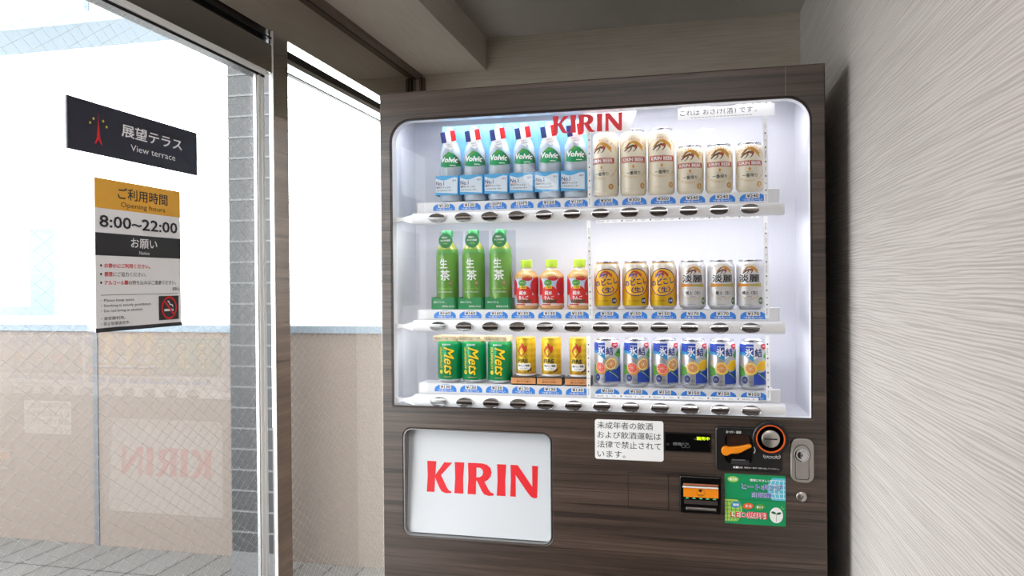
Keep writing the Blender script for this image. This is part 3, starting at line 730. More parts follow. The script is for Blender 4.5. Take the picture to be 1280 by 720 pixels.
# ================================================================== DRINKS IN THE DISPLAY
YP_ = 1.956
def can_profile(H):
    return [(0, .003), (.020, .002), (.0235, 0), (.0250, .0008), (.0285, .0045), (.0320, .0095), (.0330, .0125), (.0330, H - .0175), (.0322, H - .0140), (.0290, H - .0070), (.0275, H - .0048)]
def can_lid(parent, H, m):
    bm = bmesh.new(); lathe(bm, [(.0272, H - .0055), (.0280, H - .0042), (.0283, H - .001), (.0276, H), (.0262, H - .0006), (.0255, H - .0035), (0, H - .0035)], *WLOC[parent][:2], WLOC[parent].z, 40)
    lid = obj('lid', bm, m, parent, True)
    x, y, z = WLOC[parent]
    me = curve_mesh([ellp(0, -.004, .0075, .0105, 20), ellp(0, -.0065, .004, .005, 14)], .0005)
    for v in me.vertices: v.co = (x + v.co.x, y - v.co.y, z + H - .0022 + v.co.z)
    me.materials.append(m); link('pull_tab', me, lid)
def can(name, H, m_body, m_low=None, lowz=.0125, m_top=None, topz=None, lid=M_SILVER):
    t = empty(name, (0, 0, 0)); pr = can_profile(H); bm = bmesh.new()
    mis = [1 if pr[i + 1][1] <= lowz + 1e-4 else (2 if (m_top and pr[i][1] >= topz) else 0) for i in range(len(pr) - 1)]
    lathe(bm, pr, 0, 0, 0, 48, mis=mis)
    obj('body', bm, [m_body, m_low or M_SILVER, m_top or m_body], t, True); can_lid(t, H, lid); return t
ORD = ('leftmost', 'middle', 'rightmost')
def place3(proto, xs, row, labels, cat, group, rots=(0, 0, 0), dz=0, y=YP_, turn=True):
    for i, x in enumerate(xs):
        loc = (x, y, ROWZ[row] + .0002 + dz)
        if i == 0: o = proto; o.location = loc; o.rotation_euler = (0, 0, rots[0])
        else: o = copy_thing(proto, loc, rots[i])
        if turn: o.rotation_euler = (0, 0, rots[i] - math.atan2(x, y))
        tag(o, labels[i], cat, group)

def beast(a, cx, cz, k, mA=M_GOLD, mB=M_BROWN, l=1):
    # a leaping mythical beast emblem reduced to its sweeping strokes
    arc = [(cx + k * (-.020 + .040 * i / 12), cz + k * (-.003 + .013 * math.sin(PI * i / 12))) for i in range(13)]
    a.stroke(arc, k * .003, mA, l, k * .008)
    a.stroke([(cx - k * .021, cz - k * .009), (cx - k * .012, cz - k * .002), (cx - k * .002, cz + k * .002), (cx + k * .008, cz - k * .001)], k * .003, mB, l + 1, k * .006)
    a.stroke([(cx - k * .008, cz + k * .008), (cx - k * .014, cz + k * .000), (cx - k * .019, cz - k * .003)], k * .003, mB, l + 1, k * .001)
    a.stroke([(cx + k * .002, cz + k * .004), (cx + k * .012, cz + k * .006), (cx + k * .019, cz - k * .004), (cx + k * .022, cz - k * .009)], k * .006, mA, l + 1, k * .002)
    a.stroke([(cx - k * .004, cz - k * .002), (cx - k * .008, cz - k * .009), (cx - k * .013, cz - k * .012)], k * .003, mB, l + 1, k * .001)
    a.stroke([(cx + k * .006, cz - k * .002), (cx + k * .003, cz - k * .008), (cx - k * .001, cz - k * .011)], k * .003, mB, l + 1, k * .001)
    a.ell(cx + k * .004, cz + k * .001, k * .004, k * .003, M_REDD, l + 2)

# --- cream lager cans
M_CREAM = mat('cream can', (236, 227, 206), .32, .05)
def lager(H, s, zband, zbeast, ztop, zdot, zname, zlow, zbadge, name):
    t = can(name, H, M_CREAM, M_CREAM, .0125, M_SILVER, H - .009); a = Art()
    R = (ztop - zlow) / 2; zc = (ztop + zlow) / 2
    a.arc_text('FIRST PRESS BEER', 0, zc, R, .0055, M_AMBER, 0, PI / 2, .0061 / R * 1.05, bold=.02)
    a.arc_text('KIRIN BREWERY COMPANY', 0, zc, R, .0050, M_GOLDP, 0, -PI / 2, .0056 / R, bold=.02)
    beast(a, .001, zbeast, s * 1.15)
    a.rect(-.034, zband[0], .034, zband[1], M_REDD, 0).rect(-.034, zband[0] + .0010, .034, zband[0] + .0015, M_CREAM, 1).rect(-.034, zband[1] - .0015, .034, zband[1] - .001, M_CREAM, 1)
    a.text('KIRIN BEER', 0, (zband[0] + zband[1]) / 2, (zband[1] - zband[0]) * .60, M_PAPER, 1, w=.058, bold=.035)
    a.poly([(0, zdot + .0055), (.0030, zdot + .0005), (.0022, zdot - .0028), (0, zdot - .0040), (-.0022, zdot - .0028), (-.0030, zdot + .0005)], M_AMBER, 0)
    a.text('一番搾り', 0, zname, .0098, M_INK, 0, w=.036, bold=.015).text('きりんの', 0, zname + .0085, .003, M_INK, 0, w=.013)
    a.ell(.0245, zbadge, .0070, .0072, M_GOLD, 0).text('生', .0245, zbadge, .0075, M_CREAM, 1, bold=.02).rect(-.024, zbadge - .006, -.004, zbadge - .0052, M_GOLDP, 0)
    a.rect(.052, .03, .088, H - .04, M_GREY, 0)
    a.cyl('label_print', t, .033, 0, 0, 0); return t
tall = lager(.168, 1.0, (.0835, .0985), .1230, .142, .0735, .0575, .046, .0255, 'tall_beer_can')
place3(tall, (-.2124, -.143, -.0731), 0, ['leftmost tall cream beer can, red band turned leftwards, right of the blue-wrapped water bottles', 'middle one of the three tall cream beer cans with red bands', 'rightmost of the three tall cream beer cans, beside the shorter cream cans'], 'beer can', 'tall cream beer cans on the top shelf', (-.35, 0, .04))
short = lager(.122, .95, (.0640, .0765), .0945, .110, .0560, .0405, .027, .0195, 'short_beer_can')
place3(short, (-.0026, .0671, .1397), 0, ['leftmost of the three short cream beer cans, beside the tall ones', 'middle one of the three short cream beer cans with red bands', 'rightmost short cream beer can with red band, by the vertical tape on the top shelf'], 'beer can', 'short cream beer cans on the top shelf', (0, .06, .02))

# --- golden cans with a big ring
M_GOLDCAN = mat('golden can', (240, 178, 30), .3, .3)
tc = N(M_GOLDCAN, 'ShaderNodeTexCoord'); sp_ = N(M_GOLDCAN, 'ShaderNodeSeparateXYZ'); L(M_GOLDCAN, tc.outputs['Object'], sp_.inputs[0])
mr = N(M_GOLDCAN, 'ShaderNodeMapRange'); mr.inputs[1].default_value = .0; mr.inputs[2].default_value = .122; L(M_GOLDCAN, sp_.outputs[2], mr.inputs[0])
setcol(M_GOLDCAN, ramp(M_GOLDCAN, mr.outputs[0], [(.1, (226, 186, 20)), (.45, (238, 170, 26)), (.62, (236, 190, 80)), (.76, (226, 214, 190)), (.92, (216, 208, 196))]))
t = can('golden_beer_can', .122, M_GOLDCAN, M_SILVER, .0096, M_GOLD, .112, lid=M_SILVER)
a = Art(); zc = .0686
a.ell(0, zc, .0335, .0335, mat('ring fill', (248, 186, 44), .35, .2), 0, n=48).ring(0, zc, .0348, .0348, .0022, M_NAVY, 1, n=56)
beast(a, -.003, zc + .019, .8, M_REDD, M_ROYAL, 2)
a.text('のどこし', -.001, zc + .001, .0165, M_NAVY, 2, w=.062, rot=.16, bold=.04).text('〈生〉', .004, zc - .019, .0150, M_NAVY, 2, w=.034, rot=.10, bold=.04)
a.ell(.0200, .0225, .0072, .0078, M_NAVY, 0).text('お酒', .0200, .0225, .0055, M_PAPER, 1, w=.010, bold=.02).text('リキュール発泡性①', -.008, .022, .004, M_BROWN, 0, w=.030)
a.rect(.042, .02, .075, .10, M_REDD, 0); a.rect(-.075, .02, -.045, .09, M_ORANGE, 0)
a.cyl('label_print', t, .033, 0, 0, 0)
place3(t, (-.2109, -.1392, -.0699), 1, ['leftmost golden beer can, navy ring facing left, right of the apple juice bottles', 'middle one of the three golden beer cans with navy rings', 'rightmost of the three golden beer cans, next to the silvery white cans'], 'beer can', 'golden beer cans on the middle shelf', (-.06, .04, -.05))

# --- silvery white cans
M_WCAN = mat('silver white can', (222, 221, 222), .3, .25)
t = can('white_beer_can', .122, M_WCAN, M_SILVER, .0096)
a = Art()
a.text('淡麗', 0, .0762, .0195, M_INK, 1, w=.052, bold=.02); beast(a, .003, .0955, .85, M_GOLD, M_BROWN, 0)
nb = [(-.031 + .062 * i / 20) for i in range(21)]
M_OLIVE = mat('olive gold', (190, 176, 96), .4, .2)
for sgm, mm in (((0, 11), M_AMBER), ((10, 21), M_OLIVE)):
    xs = nb[sgm[0]:sgm[1]]
    a.poly([(x, .0565 - .0022 * (abs(x) / .031) ** 2 + .0004) for x in xs] + [(x, .0625 + .0026 * (abs(x) / .031) ** 2) for x in xs[::-1]], mm, 0)
a.text('極上〈生〉', .002, .0410, .0092, M_INK, 0, w=.037, bold=.025).text('発泡酒', .001, .0318, .0030, M_GREY, 0, w=.011).text('BREWED FOR GOOD TIMES', 0, .0525, .0022, M_GOLDP, 0, w=.044)
a.arc_text('MALTED FOR GOOD TASTE', 0, .066, .0400, .0050, M_GOLDP, 0, -PI / 2, .0054 / .040, bold=.02).arc_text('KIRIN BREWERY CO', 0, .066, .0430, .0045, M_GOLDP, 0, PI / 2, .0052 / .043)
a.ell(.0300, .0215, .0068, .0090, mat('badge green', (96, 128, 70), .5), 0).text('糖質', .0300, .0215, .006, M_PAPER, 1, w=.010)
a.rect(-.012, .0130, .008, .0136, M_GREY, 0)
a.cyl('label_print', t, .033, 0, 0, 0)
place3(t, (.0014, .0709, .1402), 1, ['leftmost silvery white beer can, next to the golden cans', 'middle one of the three silvery white beer cans with orange waistbands', 'rightmost silvery white beer can, by the vertical tape on the middle shelf'], 'beer can', 'silvery white beer cans on the middle shelf', (0, .10, -.10))

# --- chuhai cans (two kinds of fruit)
M_CANS = mat('chuhai silver', (196, 198, 204), .28, .55)
def chuhai(name, lemon):
    t = can(name, .122, M_CANS, M_SILVER, .0125); a = Art()
    a.poly([(-.046, .112), (-.006, .112), (-.006, .070), (-.016, .077), (-.030, .085), (-.046, .090)], M_ROYAL, 0)
    a.poly([(-.046, .094), (-.006, .086), (-.006, .070), (-.016, .077), (-.030, .085), (-.046, .086)], M_CYAN, 1)
    a.poly([(-.006, .112), (.010, .112), (.010, .084), (-.006, .074)], M_PAPER, 0)
    a.text('氷', -.0165, .0915, .0215, M_PAPER, 3, w=.019, bold=.03).text('結', .0055, .0915, .0205, M_NAVY, 3, w=.019, bold=.03)
    wordmark(a, -.0230, .1035, .017, .0030, M_PAPER, 3); a.rect(-.006, .1060, .010, .1085, M_PAPER, 2)
    a.poly([(.012, .112), (.029, .112), (.029, .103), (.0205, .098), (.012, .104)], mat('badge red', (206, 40, 52), .45), 2).text('NEW', .0205, .1065, .0042, M_PAPER, 3, w=.010, bold=.03)
    a.poly([(.018, .082), (.030, .098), (.044, .096), (.044, .078), (.030, .074)], M_LEAF, 1).poly([(.024, .086), (.036, .096), (.042, .084)], M_DGREEN, 2)
    a.poly([(-.046, .060), (-.030, .052), (-.026, .036), (-.046, .030)], M_LEAF, 0)
    a.poly([(-.006, .012), (.050, .012), (.050, .060), (.024, .046), (-.006, .040)], M_ROYAL, 0).stroke([(.002, .044), (.020, .032), (.032, .024)], .0042, M_DGREEN, 1).stroke([(.004, .041), (.022, .029), (.032, .022)], .0008, M_PAPER, 2)
    a.rect(-.004, .0125, .034, .0140, M_LGREY, 2)
    if lemon:
        a.ell(.016, .060, .0155, .0120, M_YEL, 2, .5).ell(.014, .058, .013, .010, mat('lemon shade', (246, 190, 30), .45), 3, .5)
        a.ell(-.013, .052, .0160, .0150, M_YEL, 3, -.5).ell(-.0135, .0525, .0130, .0115, M_PINKW, 4, -.5).ell(-.0135, .0525, .0118, .0103, M_AMBER, 5, -.5)
        for k in range(8): a.stroke([(-.0135, .0525), (-.0135 + .0115 * math.cos(k * PI / 4), .0525 + .010 * math.sin(k * PI / 4))], .0006, M_PINKW, 6)
    else:
        a.ell(-.018, .047, .0165, .0145, M_AMBER, 2, -.5).ell(-.0190, .0500, .0140, .0125, M_PINKW, 3, -.6).ell(-.0190, .0500, .0128, .0112, mat('grapefruit pink', (240, 96, 74), .45), 4, -.6)
        for k in range(8): a.stroke([(-.019, .050), (-.019 + .012 * math.cos(k * PI / 4), .050 + .011 * math.sin(k * PI / 4))], .0006, M_PINKW, 5)
        a.ell(.0095, .0590, .0165, .0145, M_YEL, 3, .6).ell(.0090, .0590, .0138, .0120, M_PAPER, 4, .6).ell(.0090, .0590, .0125, .0108, M_AMBER, 5, .6)
        for k in range(8): a.stroke([(.009, .059), (.009 + .0115 * math.cos(k * PI / 4 + .3), .059 + .0105 * math.sin(k * PI / 4 + .3))], .0006, M_PAPER, 6)
    a.ell(-.0275, .0245, .0078, .0092, M_NAVY, 1).text('5%', -.0275, .0245, .005, M_LGREY, 2).text('果汁', -.012, .0200, .006, M_GREY, 1, w=.010)
    a.cyl('label_print', t, .033, 0, 0, 0); return t
t = chuhai('grapefruit_cocktail_can', False)
place3(t, (-.2119, -.1385, -.0676), 2, ['leftmost blue and silver can with pink grapefruit, right of the gold coffee cans', 'middle one of the three blue cans with pink grapefruit', 'rightmost blue can with pink grapefruit, next to the lemon cans'], 'cocktail can', 'blue grapefruit cans on the bottom shelf', (.0, .26, .38))
t = chuhai('lemon_cocktail_can', True)
place3(t, (.0031, .0716, .1447), 2, ['leftmost blue and silver can with yellow lemons, next to the pink grapefruit cans', 'middle one of the three blue cans with yellow lemons', 'rightmost blue can with yellow lemons, by the vertical tape on the bottom shelf'], 'cocktail can', 'blue lemon cans on the bottom shelf', (.34, .38, .25))

# --- green soda cans under paper strips
M_GCAN = mat('green can', (0, 138, 78), .28, .2)
t = can('green_soda_can', .119, M_GCAN, M_SILVER, .0096, M_SILVER, .111)
a = Art(); M_DKG = mat('deep green', (10, 70, 46), .4)
for l, (m_, b_) in enumerate(((M_DKG, .05), (M_YEL, .018))):
    a.text('Mets', -.002, .0590, .0270, m_, l, w=.074, rot=-PI / 2, bold=b_, shear=.35)
    a.text('GRAPEFRUIT', -.0255, .0675, .0070, m_, l, w=.058, rot=-PI / 2, bold=b_)
a.ell(-.0255, .0300, .0048, .0055, M_YEL, 0).text('果汁', -.0255, .0300, .004, M_DKG, 1, w=.006, rot=-PI / 2)
wordmark(a, -.021, .1005, .023, .0040, M_PAPER, 0); a.text('炭酸飲料', -.006, .0165, .003, M_GOLDP, 0, w=.022)
a.cyl('label_print', t, .033, 0, 0, 0, .28)
M_BEIGE = mat('beige card', (226, 204, 164), .5)
bm = bmesh.new(); pr = rrect(-.0365, -.036, .0295, .030, .006, 4)
v1 = [bm.verts.new((p[0], p[1], .1120)) for p in pr]; v2 = [bm.verts.new((p[0], p[1], .1245)) for p in pr]
for i in range(len(pr)): j = (i + 1) % len(pr); bm.faces.new((v1[i], v1[j], v2[j], v2[i]))
strip = obj('paper_collar', bm, M_BEIGE, t)
a = Art(); a.rect(-.0345, .1138, .018, .1222, mat('cream strip', (240, 226, 190), .5), 0).text('特定保健用 おいしさ炭酸', -.012, .1180, .0042, M_BROWN, 1, w=.036)
a.flat('lettering', strip, -.036)
place3(t, (-.6371, -.5693, -.4973), 2, ['leftmost green soda can with yellow sideways lettering, at the left end of the bottom shelf', 'middle one of the three green soda cans with yellow sideways lettering', 'rightmost green soda can with yellow sideways lettering, next to the gold coffee cans'], 'soda can', 'green soda cans on the bottom shelf', (0, 0, 0), y=1.962, turn=False)

# --- gold coffee cans on black stands
M_COF = mat('gold coffee can', (214, 178, 40), .32, .45)
vor = N(M_COF, 'ShaderNodeTexChecker'); vor.inputs['Scale'].default_value = 1
tcn = N(M_COF, 'ShaderNodeTexCoord'); mpn = N(M_COF, 'ShaderNodeMapping'); mpn.inputs['Rotation'].default_value = (0, PI / 4, 0); mpn.inputs['Scale'].default_value = (95, 0, 95)
L(M_COF, tcn.outputs['Object'], mpn.inputs[0]); L(M_COF, mpn.outputs[0], vor.inputs['Vector'])
vor.inputs['Color1'].default_value = srgb(222, 188, 52); vor.inputs['Color2'].default_value = srgb(206, 168, 34); setcol(M_COF, vor.outputs['Color'])
t = empty('gold_coffee_can', (0, 0, 0)); bm = bmesh.new(); Hc = .0985
lathe(bm, [(0, .002), (.0240, .001), (.0255, 0), (.0262, .003), (.0258, .005), (.0262, .008), (.0262, Hc - .008), (.0252, Hc - .003), (.0252, Hc)], 0, 0, 0, 44, mis=[2, 2, 2, 2, 1, 0, 0, 0]); obj('body', bm, [M_COF, M_GOLD, M_PAPER], t, True)
bm = bmesh.new(); lathe(bm, [(.0252, Hc - .001), (.0258, Hc), (.0250, Hc + .0012), (.0238, Hc - .002), (0, Hc - .002)], 0, 0, 0, 44); obj('lid', bm, M_GOLD, t, True)
a = Art()
fl = [(-.012, .049), (-.020, .058), (-.0225, .066), (-.018, .075), (-.0125, .080), (-.0135, .088), (-.007, .083), (-.0035, .077), (.001, .081), (.003, .072), (.001, .063), (-.006, .057)]
a.poly(fl, mat('flame red', (196, 62, 30), .4), 0); a.poly([(-.0125, .053), (-.017, .060), (-.017, .067), (-.011, .073), (-.007, .068), (-.0045, .062)], M_COF, 1); a.ell(-.0105, .0645, .0022, .0024, M_GOLD, 2)
a.stroke([fl[i % 12] for i in range(-1, 5)], .0011, M_BROWN, 2)
a.text('FIRE', -.0085, .0395, .0105, M_INK, 0, w=.0275, bold=.045)
a.rr(-.0245, .0150, .0115, .0325, .002, M_PAPER, 0).text('香ばしい微糖', -.0065, .0270, .0062, M_INK, 1, w=.031, bold=.03).text('ひきたて香る', -.0065, .0195, .0036, M_BROWN, 1, w=.022)
a.ell(.0120, .0165, .0030, .0048, M_BROWN, 2, -.5).ell(.0065, .0130, .0028, .0042, M_BROWN, 2, -.7).text('COFFEE', -.010, .0095, .003, M_BROWN, 0, w=.020)
a.cyl('label_print', t, .0262, 0, 0, 0)
FX = (-.4269, -.3584, -.285)
FROT = (0, .05, .08)
place3(t, FX, 2, ['leftmost gold coffee can with red flame, next to the green soda cans', 'middle one of the three gold coffee cans with red flames', 'rightmost gold coffee can with red flame, left of the pink grapefruit cans'], 'coffee can', 'gold coffee cans on the bottom shelf', FROT, dz=.0228, y=1.960)
st = empty('can_stand', (0, 0, 0)); me = curve_mesh([rrect(-.0335, -.030, .0335, .026, .006)], .011, .001)
for v in me.vertices: v.co = (v.co.x, v.co.y, v.co.z + .0112)
me.materials.append(M_BLACK); link('base', me, st)
a = Art(); a.rr(-.0325, .0035, .0325, .0190, .001, mat('copper band', (226, 160, 104), .45), 0).text('焙りたての香り', 0, .0090, .0052, M_BROWN, 1, w=.036, bold=.03).text('コーヒー豆100%', 0, .0155, .003, M_BROWN, 1, w=.034)
a.flat('front_band', st, -.030)
place3(st, FX, 2, ['leftmost black and copper stand under a gold coffee can', 'middle black and copper stand under a gold coffee can', 'rightmost black and copper stand under a gold coffee can'], 'can stand', 'stands under the coffee cans', (0, 0, 0), y=1.957, turn=False)

# --- water bottles on blue cards
M_PETW = mat('clear bottle', (184, 196, 208), .15, spec=.6)
M_BCARD = mat('light blue card', (146, 206, 242), .45)
M_BCARD2 = mat('mid blue ink', (84, 180, 236), .45)
t = empty('water_bottle', (0, 0, 0)); bm = bmesh.new()
pr = [(0, .001), (.025, 0), (.029, .004), (.030, .012), (.030, .028), (.0285, .031), (.030, .034), (.030, .058), (.0285, .061), (.030, .064), (.030, .086), (.0295, .092), (.0300, .100), (.0295, .118), (.027, .134), (.021, .150), (.014, .163), (.0125, .172), (.0125, .182)]
lathe(bm, pr, 0, 0, 0, 36); obj('bottle', bm, M_PETW, t, True)
bm = bmesh.new(); lathe(bm, [(.0125, .180), (.0150, .181), (.0150, .196), (.0135, .1985), (0, .1985)], 0, 0, 0, 28); obj('cap', bm, mat('blue cap', (96, 186, 236), .4), t, True)
boxo('backing_card', -.0330, .0300, -.004, .0335, .0315, .2105, M_BCARD, t)
a = Art()
a.poly([(-.030, .093), (-.026, .112), (-.014, .122), (-.004, .130), (.010, .126), (.018, .120), (.032, .105), (.036, .094), (.020, .092), (.008, .0895), (-.012, .0885)], M_GREEN, 0)
a.poly([(.008, .122), (.018, .120), (.034, .105), (.036, .094), (.022, .098)], mat('hill green', (58, 110, 66), .5), 1).poly([(-.016, .118), (-.004, .129), (.004, .124), (-.008, .118)], M_LEAF, 1)
a.text('Volvic', -.001, .1090, .0150, M_PAPER, 2, w=.048, bold=.045, shear=.2, rot=-.03)
a.rect(.0, .0935, .016, .0952, M_PAPER, 2)
a.cyl('label_print', t, .0303, 0, 0, 0, .20)
bm = bmesh.new(); pr2 = [(-.0335, .020), (-.0345, -.030), (-.0325, -.034), (.0290, -.034), (.0315, -.030), (.0320, .020)]
v1 = [bm.verts.new((p[0], p[1], .0150)) for p in pr2]; v2 = [bm.verts.new((p[0], p[1], .066)) for p in pr2]
for i in range(len(pr2) - 1): bm.faces.new((v1[i], v1[i + 1], v2[i + 1], v2[i]))
band = obj('card_band', bm, M_BCARD2, t)
a = Art(); wv = [(-.0320 + .060 * i / 16, .0575 + .0035 * math.sin(i / 16 * 2 * PI + 2.4)) for i in range(17)]
a.poly([(-.0320, .0225), (.0280, .0185)] + wv[::-1], mat('pale card', (226, 238, 250), .5), 0)
a.text('No.1', -.0305, .0460, .0110, M_NAVY, 1, w=.022, al='L', bold=.02).text('軟水', .0205, .0530, .0050, M_NAVY, 1, w=.011)
a.stroke([(-.030, .0385), (-.014, .0380)], .0008, M_RED, 1)
a.text('国内ナチュラル', -.0300, .0350, .0052, M_INK, 1, w=.040, al='L', bold=.02).text('ミネラルウォーター', -.0300, .0270, .0050, M_INK, 1, w=.044, al='L', bold=.02)
a.flat('lettering', band, -.034)
me = curve_mesh([[(-.017, .014), (.017, .014), (.018, -.006), (.012, -.018), (.001, -.028), (-.010, -.020), (-.018, -.006)]], .0006)
th = math.radians(9)
def tg(x, z): x, z = x * 1.14, z * 1.18; return (x * math.cos(th) - z * math.sin(th) + .003, x * math.sin(th) + z * math.cos(th) + .1665)
for v in me.vertices: x_, z_ = tg(v.co.x, v.co.y); v.co = (x_, -.0285 - v.co.z, z_)
me.materials.append(M_PAPER); tg_o = link('neck_tag', me, t)
a = Art(); th2 = th
for i, mm in enumerate((M_NAVY, M_PAPER, M_RED)): a.poly([tg(-.018 + i * .012, -.009), tg(-.006 + i * .012, -.009), tg(-.006 + i * .012, .0155), tg(-.018 + i * .012, .0155)], mm, 0)
a.text('MADE IN', *tg(-.001, -.0145), .0030, M_NAVY, 0, w=.012, rot=th).text('FRANCE', *tg(0, -.0195), .0030, M_NAVY, 0, w=.014, rot=th)
a.flat('flag_print', tg_o, -.0291)
WX = [-.6300 + i * .0677 for i in range(6)]
wl = ['leftmost water bottle with tricolour tag, at the left end of the top shelf', 'second water bottle from the left on the top shelf', 'third water bottle from the left on the top shelf', 'fourth water bottle from the left, left of the red lettering on the top shelf glass', 'fifth water bottle from the left, its tag behind the first red letter on the glass', 'rightmost water bottle with tricolour tag, beside the tape and the tall cream cans']
for i, x in enumerate(WX):
    loc = (x, 1.962, ROWZ[0] + .0042)
    if i == 0: o = t; o.location = loc
    else: o = copy_thing(t, loc)
    tag(o, wl[i], 'water bottle', 'water bottles on the top shelf')

# --- green tea bottles
M_TEA = mat('green tea', (104, 158, 64), .2, spec=.6); M_TEAL = mat('tea label', (84, 146, 62), .35); M_TEAC = mat('tea cap green', (44, 128, 72), .4)
t = empty('green_tea_bottle', (0, 0, 0)); bm = bmesh.new()
pr = [(0, .001), (.026, 0), (.030, .004), (.0305, .014), (.0305, .146), (.0300, .152), (.0280, .160), (.0235, .169), (.0180, .177), (.0140, .183), (.0130, .192), (.0130, .196)]
lathe(bm, pr, 0, 0, 0, 36, mis=[0, 0, 0, 0, 1, 1, 2, 2, 2, 2, 2]); obj('bottle', bm, [M_TEA, M_TEAL, mat('tea amber', (150, 160, 70), .2)], t, True)
bm = bmesh.new(); lathe(bm, [(.0130, .194), (.0150, .195), (.0150, .209), (.0138, .211), (0, .211)], 0, 0, 0, 28); obj('cap', bm, M_TEAC, t, True)
boxo('backing_card', -.032, .0310, 0, .034, .0322, .2110, glassmat('clear backing', (.90, .92, .95, 1), 1.2), t)
a = Art()
a.text('生', -.0100, .1225, .0260, M_PAPER, 0, w=.022, bold=.02).text('茶', -.0060, .0910, .0280, M_PAPER, 0, w=.027, bold=.02)
a.rr(.0045, .0655, .0095, .0745, .001, M_REDD, 0).text('印', .007, .070, .005, M_PAPER, 1)
a.text('1st Green Tea', -.007, .0555, .0050, M_LIME, 0, w=.040).text('摘みたて新茶の旨み', -.007, .0465, .0042, M_PAPER, 0, w=.040)
a.stroke([(-.03 + .06 * i / 10, .148) for i in range(11)], .0008, M_TEAC, 0)
a.cyl('label_print', t, .0305, 0, 0, 0, .28)
me = curve_mesh([ellp(.0035, .1830, .0195, .0195, 32)], .0006)
for v in me.vertices: v.co = (v.co.x, -.0255 - v.co.z, v.co.y)
me.materials.append(mat('tag green', (46, 132, 78), .45)); tg_o = link('neck_tag', me, t)
a = Art(); a.text('国産の', .001, .1915, .0052, M_PAPER, 0, w=.015, bold=.02).text('かぶせ茶葉', .003, .1835, .0052, M_PAPER, 0, w=.027, bold=.02).text('100%', .0035, .1755, .0048, M_LIME, 0, w=.014)
a.flat('lettering', tg_o, -.0262)
bm = bmesh.new(); pr2 = [(-.034, .022), (-.0365, -.028), (-.032, -.034), (.028, -.034), (.033, -.030), (.034, .022)]
top = [.033, .032, .0325, .027, .030, .031]
v1 = [bm.verts.new((p[0], p[1], .0005)) for p in pr2]; v2 = [bm.verts.new((p[0], p[1], top[i])) for i, p in enumerate(pr2)]
for i in (0, 1, 3, 4): bm.faces.new((v1[i], v1[i + 1], v2[i + 1], v2[i]))
xs = [-.032 + .060 * i / 16 for i in range(17)]
vv = [bm.verts.new((x, -.034, .0270 + .0055 * abs(math.sin(i / 16 * PI * 1.0 + 1.9)) )) for i, x in enumerate(xs)]
bm.faces.new([v1[2], v1[3]] + vv[::-1])
M_BASEG = mat('base green', (30, 142, 82), .45); band = obj('card_band', bm, M_BASEG, t)
a = Art(); a.text('飲みごたえ、', -.028, .0195, .0058, M_PAPER, 0, w=.032, al='L', bold=.01).text('旨味あふれる', -.004, .0085, .0058, M_PAPER, 0, w=.032, al='L', bold=.01)
a.flat('lettering', band, -.034)
for i, x in enumerate((-.6434, -.5698, -.4954)):
    loc = (x + .002, 1.960, ROWZ[1] + .0002)
    if i == 0: o = t; o.location = loc
    else: o = copy_thing(t, loc)
    tag(o, ['leftmost green tea bottle, at the left end of the middle shelf', 'middle one of the three tall green tea bottles', 'rightmost green tea bottle, next to the lime-capped apple juice'][i], 'tea bottle', 'green tea bottles on the middle shelf')

# --- apple juice bottles
M_JUICE = mat('apple juice', (214, 166, 104), .15, spec=.6); M_PETC = mat('neck clear', (224, 216, 204), .2)
M_AL = mat('apple label red', (204, 40, 52), .4); M_APPLE = mat('apple red', (222, 44, 40), .4)
t = empty('apple_juice_bottle', (0, 0, 0)); bm = bmesh.new()
pr = [(0, .001), (.027, 0), (.0315, .004), (.0322, .009), (.0318, .010), (.0318, .0805), (.0322, .081), (.0322, .085), (.0290, .0915), (.0210, .0985), (.0155, .1025), (.0140, .107), (.0140, .110), (0, .110)]
lathe(bm, pr, 0, 0, 0, 36, mis=[0, 0, 0, 0, 1, 0, 0, 0, 0, 0, 2, 2, 2]); obj('bottle', bm, [M_JUICE, M_AL, M_PETC], t, True)
bm = bmesh.new(); lathe(bm, [(.0140, .1085), (.0152, .109), (.0154, .127), (.0142, .1290), (0, .1290)], 0, 0, 0, 36); obj('cap', bm, mat('lime cap', (190, 222, 60), .4), t, True)
a = Art(); M_SKYP = mat('label sky', (190, 212, 236), .45)
a.poly([(-.046, .080), (.046, .080), (.046, .010), (-.046, .010)], M_SKYP, 0)
a.ell(.030, .060, .020, .024, M_AL, 1).ell(.027, .0250, .020, .0145, M_APPLE, 1).ell(-.040, .058, .014, .022, M_AL, 1).ell(.002, .080, .014, .006, M_AL, 1, n=20)
a.ell(-.008, .0385, .0235, .0235, M_APPLE, 2).poly([(-.029, .026), (.013, .026), (.010, .0165), (-.026, .0165)], M_BROWN, 3)
a.rect(-.034, .010, .034, .0155, M_PINKW, 3).rect(-.030, .0110, -.004, .0145, M_REDD, 4)
a.ell(-.0115, .0690, .0105, .0080, M_LEAF, 3).text('Tropical', -.0115, .0690, .0034, M_PAPER, 4, w=.014)
a.rect(-.0185, .0540, -.0005, .0615, M_YEL, 3).text('小岩井', -.0095, .0578, .0052, M_INK, 4, w=.014, bold=.02)
a.text('純水', -.010, .0430, .0115, M_PAPER, 4, w=.020, bold=.04).text('りんご', -.008, .0305, .0105, M_PAPER, 4, w=.025, bold=.04)
a.cyl('label_print', t, .0318, 0, 0, 0)
place3(t, (-.4233, -.3558, -.2825), 1, ['leftmost apple juice bottle with lime cap, next to the green tea bottles', 'middle one of the three lime-capped apple juice bottles', 'rightmost apple juice bottle with lime cap, partly behind the vertical tape'], 'juice bottle', 'apple juice bottles on the middle shelf', (0, .03, .05), y=1.958)

